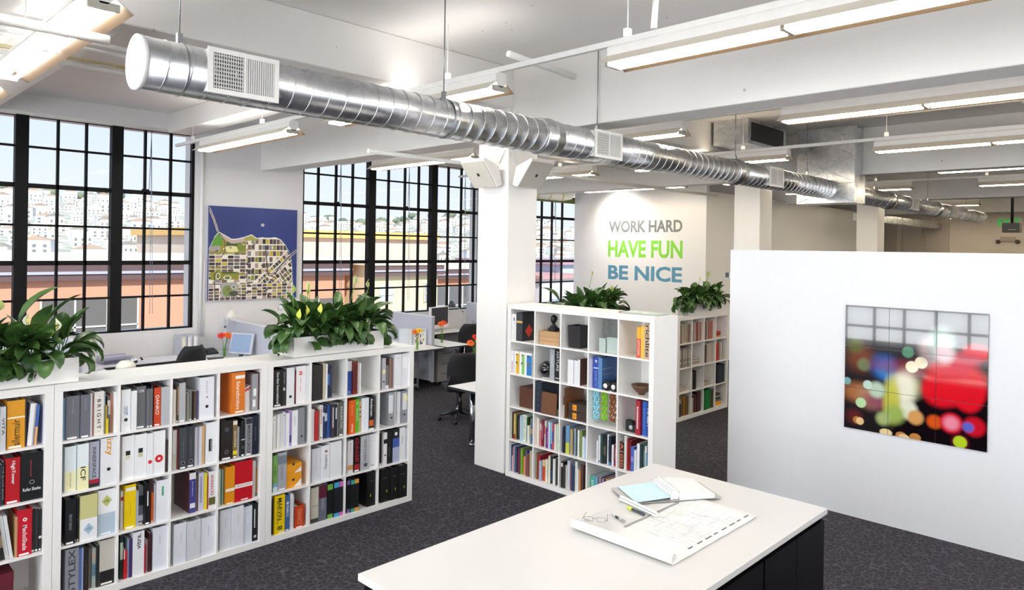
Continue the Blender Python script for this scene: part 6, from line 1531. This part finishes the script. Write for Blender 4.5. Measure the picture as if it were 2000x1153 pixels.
def task_chair(label, loc, rz, hz=.95):
    t = thing('task_chair', label, 'chair', loc, rz)                 # faces +y
    SEAT = mat('1B1C20', .7, bump=.1); PL = mat('191B1F', .3, coat=.5)
    m = MB(); n = 10
    def shell(th, off):
        vs = []
        for j in range(n + 1):
            z = .5 + (hz - .5) * j / n; w_ = .225 * (1 - .42 * max(0, (j / n - .62) / .38) ** 2) * (.82 + .18 * min(1, j / 3))
            for i in range(n + 1):
                a = (i / n - .5) * 2; x = w_ * a; y = -.2 - .06 * (j / n) + .075 * a * a + .02 * math.sin(j / n * PI) + off
                vs.append((x, y, z))
        return vs
    a = shell(0, 0); b = shell(0, -.035); fs = []
    N2 = n + 1; o = N2 * N2
    for j in range(n):
        for i in range(n): q = j * N2 + i; fs += [(q, q + N2, q + N2 + 1, q + 1), (o + q, o + q + 1, o + q + N2 + 1, o + q + N2)]
    for k in range(n):
        fs += [(k, k + 1, o + k + 1, o + k), (n * N2 + k + 1, n * N2 + k, o + n * N2 + k, o + n * N2 + k + 1), ((k + 1) * N2, k * N2, o + k * N2, o + (k + 1) * N2), (k * N2 + n, (k + 1) * N2 + n, o + (k + 1) * N2 + n, o + k * N2 + n)]
    m.add(a + b, fs); m.s = [True] * len(m.f); m.build('backrest', SEAT, t)
    m = MB()
    for s in (-1, 1): m.tube([(s * .2, -.12, .44), (s * .225, -.23, .52), (s * .205, -.245, .66)], [.022, .02, .014], 10)
    m.box(-.2, .2, -.262, -.238, .5, .62); m.build('back_support', PL, t, bevel=.008)
    MB().box(-.235, .235, -.2, .26, .43, .5).build('seat', SEAT, t, bevel=.03)
    MB().lathe([(.09, .39), (.09, .425), (.03, .43)], n=16).build('seat_plate', PL, t); MB().tube([(0, 0, .1), (0, 0, .4)], .028, 14).build('gas_column', PL, t)
    for k in range(5):
        an = 2 * PI * k / 5 + .5; c, s = math.cos(an), math.sin(an)
        leg = MB().tube([(0, 0, .115), (.16 * c, .16 * s, .1), (.29 * c, .29 * s, .075)], [.028, .022, .015], 8).build('leg', PL, t)
        MB().lathe([(0, -.022), (.027, -.022), (.027, -.004), (.012, -.004), (.012, .004), (.027, .004), (.027, .022), (0, .022)], (.29 * c, .29 * s, .028), 12, axis='y').tube([(.29 * c, .29 * s, .03), (.29 * c, .29 * s, .076)], .008, 6).build('caster', DARK, leg)
    return t
task_chair('black task chair showing its back at the desk under the nearest window', (3.8, 9.93, 0), .3, 1.06)
task_chair('black task chair with glossy shell behind the white worktable corner', (6.69, 7.5, 0), -.5, .98)
task_chair('black task chair rolled away from the computer desk, partly behind the column', (9.0, 9.95, 0), -.3, 1.02)

# desk things: nearest desk
z1 = DZ_ + .0006
t = thing('computer_monitor', 'flat grey monitor turned on the desk before the first divider', 'monitor', (4.72, 10.2, z1), rad(-62))
SIL = mat('D9DCE2', .35, .2)
MB().box(-.12, .12, -.09, .09, 0, .012).build('stand_base', SIL, t, bevel=.004); MB().box(-.03, .03, .02, .045, .012, .2).build('stand_neck', mat('4A545E', .4), t)
m = MB(); m.add([(-.19, -.012, .07), (.19, -.012, .07), (.19, .03, .07), (-.19, .03, .07), (-.19, .06, .37), (.19, .06, .37), (.19, .1, .37), (-.19, .1, .37)], [(3, 2, 1, 0), (4, 5, 6, 7), (0, 1, 5, 4), (1, 2, 6, 5), (2, 3, 7, 6), (3, 0, 4, 7)])
m.build('display', mat('D9DCE2', .35, .2), t, bevel=.004)
m = MB(); m.add([(-.168, -.0095 + .004, .095), (.168, -.0095 + .004, .095), (.168, .055, .352), (-.168, .055, .352)], [(0, 1, 2, 3)])
m.v = [(x, y - .004, z) for x, y, z in m.v]; m.build('screen', mat('7F93B0', .15, emit=.25), t)
def lamp(label, loc, rz, pts, shade_c, tilt=0.0, big=.055):
    t = thing('desk_lamp', label, 'lamp', loc, rz)
    MB().lathe([(0, 0), (.09, 0), (.09, .012), (.03, .022), (.012, .03)], n=22).build('base', SIL, t)
    for a, b in zip(pts[:-1], pts[1:]): MB().tube([a, b], .008, 8).build('arm', SIL, t); 
    for p in pts[1:-1]: MB().lathe([(0, -.014), (.014, -.014), (.014, .014), (0, .014)], p, 10, axis='y').build('joint', mat('4A4C50', .4), t)
    h = pts[-1]; s = MB().lathe([(.022, .05), (.022, .085), (.03, .09), (big * 1.6, -.035), (big * 1.55, -.036), (.028, .086)], h, 20); o = s.build('lamp_shade', mat(shade_c, .45), t)
    return t
lamp('white shaded desk lamp standing by the red and orange gerberas', (4.75, 10.76, z1), 0, [(0, 0, .02), (-.01, 0, .42), (.06, .0, .56), (.075, 0, .59)], 'F2EFE6')
lamp('grey metal desk lamp leaning out over the first divider toward the map picture', (5.25, 10.75, z1), 0, [(0, 0, .02), (.02, 0, .3), (.36, -.02, .66), (.42, -.02, .68)], 'E6E8EE', 0, .05)
t = thing('telephone', 'black desk telephone with display beside the gerbera vase', 'telephone', (4.555, 10.93, z1), .1)
MB().prism([(-.1, 0), (.1, 0), (.1, .085), (.04, .08), (-.1, .025)], 'x', -.1, .12).build('body', mat('24272C', .4), t, bevel=.004)
m = MB(); m.add([(-.02, .042, .0815), (.11, .042, .0815), (.11, .098, .0865), (-.02, .098, .0865)], [(0, 1, 2, 3)]); m.build('display', mat('C2C6C4', .3), t)
m = MB()
for i in range(4):
    for j in range(3):
        y = -.08 + i * .03; zz = .025 + (y + .1) / .14 * .055; m.box(.0 + j * .034, .024 + j * .034, y, y + .018, zz - .004, zz + .006)
m.build('keypad', mat('5A5E64', .5), t)
MB().tube([(-.075, -.09, .05), (-.075, -.06, .075), (-.075, .05, .1), (-.075, .085, .09)], [.024, .018, .018, .026], 10).build('handset', DARK, t); MB().tube([(-.08, -.1, .03), (-.12, -.15, .008), (-.16, -.2, .006), (-.2, -.26, .006)], .006, 6).build('cord', DARK, t)
def vase(label, loc, heads, h=.2):
    t = thing('flower_vase', label, 'vase', loc)
    m = MB().lathe([(.026, 0), (.028, .004), (.028, h - .02), (.022, h - .01), (.03, h)], n=16); m.build('glass', mat('D4E2D4', .1, var=.02, spec=.8) if False else glass_mat('vase_glass', (.9, .96, .9), .12), t)
    MB().lathe([(.0, .003), (.025, .004), (.025, h * .75), (0, h * .75)], n=14).build('water', glass_mat('water', (.82, .92, .72), .05), t)
    for i, (x, y, z, c) in enumerate(heads):
        MB().tube([(x * .1, y * .1, .006), (x * .25, y * .25, h), (x * .9, y * .9, z - .01)], .0042, 6).build('stem', mat('6E9A2C', .5), t)
        f = MB(); tilt = Vector((-.35 + .2 * i, -.6, .7)).normalized(); u = tilt.cross(Vector((0, 0, 1))).normalized(); v = tilt.cross(u); c0 = Vector((x, y, z))
        for ring, (r0, r1, n) in enumerate(((.012, .052, 18), (.01, .036, 14))):
            for k in range(n):
                a = 2 * PI * (k + .5 * ring) / n; d = u * math.cos(a) + v * math.sin(a); e = (u * -math.sin(a) + v * math.cos(a)) * .0075; q = tilt * (.004 + ring * .006)
                f.add([c0 + d * r0 - e * .5 + q, c0 + d * r0 + e * .5 + q, c0 + d * r1 + e + q + tilt * .004, c0 + d * (r1 + .008) + q, c0 + d * r1 - e + q + tilt * .004], [(0, 1, 2, 3, 4)])
        f.build('petals', mat(c, .6), t); MB().blob(c0 + tilt * .012, (.012, .012, .008), i).build('flower_centre', mat('7A4A14', .8), t)
    return t
vase('glass vase with a red and an orange gerbera beside the turned monitor', (4.62, 10.5, z1), [(-.05, 0, .32, 'E2301E'), (.04, -.02, .325, 'F0701A'), (.075, .03, .3, 'EE6416')], .17)
vase('slim glass vase with yellow and orange gerberas before the divider with books', (7.28, 9.24, z1), [(-.035, .02, .29, 'E8741E'), (.035, 0, .31, 'F5C518')], .2)
vase('slim glass vase with two orange gerberas on the triangular white desk end', (8.16, 9.66, z1), [(-.03, 0, .33, 'EE6A1C'), (.06, .02, .345, 'E2461E')], .2)
vase('slim glass vase with red, orange and yellow gerberas at the column edge', (7.06, 7.62, z1), [(-.06, .02, .3, 'EC6A22'), (.02, .0, .38, 'E4301E'), (.055, -.02, .31, 'F5C21A')], .22)
for i in range(3):
    o = thing('lever_arch_file', f'{["first", "second", "third"][i]} pale lever arch file standing by the wall under the map picture', 'file', (4.14 + i * .085, 10.88, z1)); m = MB().box(0, .075, 0, .28, 0, .31)
    m.add([(.012, -.001, .12), (.05, -.001, .12), (.05, -.001, .29), (.012, -.001, .29)], [(0, 1, 2, 3)], 1); m.build('cover', [mat('C8CBD4', .5), mat(['F0E8C8', 'F2F2F4', 'F2F2F4'][i], .6)], o)
    MB().lathe([(.006, -.002), (.012, -.002), (.012, 0)], (.03, 0, .06), 14, axis='y').build('finger_hole', DARK, o)
t = thing('letter_tray', 'clear letter tray stacked with papers on the nearest window desk', 'tray', (3.08, 10.82, z1), .05)
AC = glass_mat('clear_acrylic', (.88, .88, .94), .25)
m = MB(); m.box(0, .38, 0, .003, 0, .1); m.box(0, .38, .27, .273, 0, .1); m.box(0, .003, 0, .273, 0, .1); m.box(0, .38, 0, .273, 0, .003); m.box(0, .38, 0, .273, .05, .053); m.build('tray_body', AC, t)
for i in range(4):
    o = MB().box(.01, .36 - .01 * i, .008, .26, 0, .006).build('paper_stack', mat(['EFEDE8', 'E6D4BC', 'F2F2F4', 'C8CCE0'][i], .8), loc=(3.085, 10.825, z1 + .054 + i * .0065)); o.rotation_euler = (0, 0, .05); tag(o, f'{["lowest", "tan", "white", "bluish topmost"][i]} sheaf of papers in the clear letter tray', 'paper')
for i, (x, y, l, w_, a, lb) in enumerate(((3.55, 10.66, .6, .42, .1, 'large white drawing sheet spread on the nearest window desk'), (3.95, 10.7, .5, .4, -.1, 'second white drawing sheet overlapping the spread one'))):
    o = MB().box(0, l, 0, w_, 0, .002).build('drawing_sheet', mat('F3F3F8', .8), loc=(x, y, z1 + .0025 * i)); o.rotation_euler = (0, 0, a * .3); tag(o, lb, 'drawing')
o = thing('notebook', 'dark slim notebook on the desk before the gerbera vase', 'notebook', (4.32, 10.36, z1), -.3); MB().box(0, .22, 0, .16, 0, .012).build('cover', mat('3A3E48', .5), o)
# lamp head peeping over the bookcase
t = thing('desk_lamp', 'white bowl-shaped lamp head with metal joint peeping over the middle bookcase', 'lamp', (2.95, 9.3, 0))
MB().lathe([(.2, 0), (.2, .02), (.03, .04), (.02, .05)], n=24).build('base', SIL, t); MB().tube([(0, 0, .04), (0, 0, 1.0)], .014, 10).build('pole', SIL, t)
MB().tube([(0, 0, .99), (.1, .0, 1.04), (.13, .02, 1.0)], .012, 8).build('arm', CHROME, t)
MB().lathe([(.02, .1), (.06, .095), (.1, .06), (.115, 0), (.11, 0), (.095, .055)], (-.06, 0, .91), 22).build('lamp_shade', mat('F2F0E4', .4), t); MB().lathe([(0, -.03), (.035, -.03), (.035, .03), (0, .03)], (.03, 0, 1.0), 16, axis='y').build('joint', CHROME, t)
# middle desk: magazines
for i in range(4):
    o = MB().box(0, .024, 0, .22, 0, .29).build('magazine', [mat(['E6EEF4', 'DDE6EE', 'EAF0F4', 'E2EAF0'][i], .5)], loc=(7.36 + i * .025, 9.62, z1)); tag(o, f'{ORD[i]} of the pale upright magazines leaning by the divider', 'magazine')
m = MB().box(0, .012, 0, .24, 0, .29); r_ = random.Random(9)
cl = ['2A6A78', 'D8604C', 'E0C8A0', '7A9A4C', '4A6AA0', 'D8B048', 'F0F2F2', '4A3A34', 'A8C8D8']
o = thing('magazine', 'picture magazine with colourful cover facing out before the divider', 'magazine', (7.47, 9.575, z1)); MB().box(0, .26, 0, .01, 0, .29).build('pages', PAGES, o)
m = MB()
m.add([(0, -.001, 0), (.26, -.001, 0), (.26, -.001, .29), (0, -.001, .29)], [(0, 1, 2, 3)])
for k in range(26):
    x, z = r_.uniform(.01, .2), r_.uniform(.01, .2); a, b = r_.uniform(.02, .06), r_.uniform(.02, .05); m.add([(x, -.0015 - k * .00002, z), (x + a, -.0015 - k * .00002, z + r_.uniform(-.01, .02)), (x + a * .8, -.0015 - k * .00002, z + b), (x + .01, -.0015 - k * .00002, z + b * .8)], [(0, 1, 2, 3)], 1 + k % 8)
put_text(m, 'ARTCLASS', (.02, -.002, .245), (.22, 0, 0), (0, 0, .032), 5)
m.build('front_cover', [mat('EEF2F4', .4)] + [mat(c, .5) for c in cl[:8]], o)
# computer desk
t = thing('desktop_computer', 'white all-in-one computer with dark screen on the far window desk', 'computer', (9.2, 11.0, z1), rad(12))
MB().prism([(-.1, 0), (.08, 0), (.06, .008), (-.1, .008)], 'x', -.12, .12).build('stand_base', SIL, t); MB().box(-.09, .09, .03, .04, .005, .18).build('stand_neck', SIL, t)
MB().box(-.29, .29, -.03, .03, .06, .5).build('body', mat('F2F2F3', .25), t, bevel=.008); MB().box(-.265, .265, -.0312, -.0302, .14, .48).build('screen', mat('3A3A3E', .12), t)
o = thing('keyboard', 'slim white keyboard before the white computer', 'keyboard', (8.8, 10.7, z1), .1); MB().box(0, .4, 0, .11, 0, .012).build('body', mat('EDEEF0', .4), o)
m = MB()
for i in range(14):
    for j in range(4): m.box(.008 + i * .0275, .031 + i * .0275, .006 + j * .026, .028 + j * .026, .012, .015)
m.build('keys', mat('FAFAFA', .4), o)
lamp('black-headed desk lamp with white arm before the window beside the column', (9.86, 11.05, z1), 0, [(0, 0, .02), (.02, 0, .36), (-.2, 0, .52), (-.28, 0, .5)], '4A4E54')
o = thing('pencil_cup', 'dark mesh cup of pencils at the foot of the far divider', 'cup', (9.95, 10.82, z1)); MB().lathe([(.0, 0), (.042, 0), (.042, .1), (.039, .1), (.039, .004)], n=16).build('cup', mat('4A3E3C', .5), o)
for i, c in enumerate(('C88A5C', 'D8B080', '3A3A3A', 'A84030')): MB().tube([(.01 * (i - 1.5), .01 * (i % 2), .006), (.018 * (i - 1.5), .02 * (i % 2) - .01, .15 + .01 * i)], .004, 6).build('pencil', mat(c, .5), o)
o = thing('tape_dispenser', 'pale blue tape dispenser before the white computer', 'tape dispenser', (8.42, 10.78, z1)); MB().prism([(0, 0), (.14, 0), (.14, .05), (.08, .07), (.02, .05)], 'y', 0, .06).build('body', mat('C4D4E0', .3), o); MB().lathe([(.012, -.002), (.022, -.002), (.022, .062), (.012, .062)], (.07, 0, .045), 14, axis='y').build('tape_core', PAPER, o)
# drawer units under the desks
def pedestal(name, label, loc, rz, c, w_=.42, h=.6):
    t = thing(name, label, 'drawers', loc, rz); MB().box(0, w_, 0, .5, .06, h).build('body', mat(c, .5), t, bevel=.004)
    for i in range(3):
        d = MB().box(.006, w_ - .006, -.016, -.001, .07 + i * (h - .07) / 3, .07 + (i + 1) * (h - .07) / 3 - .008).build('drawer', mat(c, .5), t); MB().box(.1, w_ - .1, -.026, -.017, .07 + (i + 1) * (h - .07) / 3 - .05, .07 + (i + 1) * (h - .07) / 3 - .035).build('handle', mat('5A5C62', .4), d)
    for x in (.05, w_ - .05):
        for y in (.05, .45): MB().lathe([(0, -.012), (.028, -.012), (.028, .012), (0, .012)], (x, y, .028), 10, axis='x').tube([(x, y, .03), (x, y, .06)], .01, 6).build('caster', DARK, t)
    return t
pedestal('drawer_unit', 'grey three-drawer pedestal under the desk with the orange gerberas', (8.0, 9.6, 0), 0, '8C8C90')
t = thing('drawer_trolley', 'open metal trolley of wire drawers under the desk with magazines', 'trolley', (7.1, 9.5, 0))
for x in (0, .4):
    for y in (0, .4): MB().box(x, x + .022, y, y + .022, .05, .6).build('post', mat('9A9CA2', .35, .6), t)
for i in range(4):
    z = .08 + i * .14; MB().box(.022, .4, .0, .42, z, z + .008).box(.022, .4, -.004, .004, z, z + .1 * (i % 2 + .4)).build('wire_drawer', mat('8C8E94', .4, .4), t)
for x in (.01, .41):
    for y in (.01, .41): MB().lathe([(0, -.012), (.026, -.012), (.026, .012), (0, .012)], (x, y, .026), 10, axis='x').build('caster', DARK, t)
o = thing('computer_tower', 'dark computer tower standing under the nearest window desk', 'computer', (3.3, 10.75, 0)); MB().box(0, .2, 0, .4, .01, .45).build('case', DARK, o); MB().box(.02, .18, -.006, 0, .2, .42).build('front_panel', mat('34363A', .4), o); MB().box(.03, .17, .03, .37, 0, .01).build('foot', DARK, o)
# framed glass sheet on the tall bookcase
o = thing('glass_sheet', 'greenish glass sheet lying on top of the tall bookcase near its back edge', 'glass sheet', (5.55, 3.52, 1.8405)); MB().box(0, .21, .03, .44, 0, .012).build('glass', mat('A9B9B6', .1, spec=.8), o); MB().box(.0, .12, .44, .455, 0, .014).build('red_edge', mat('9A3A48', .5), o)
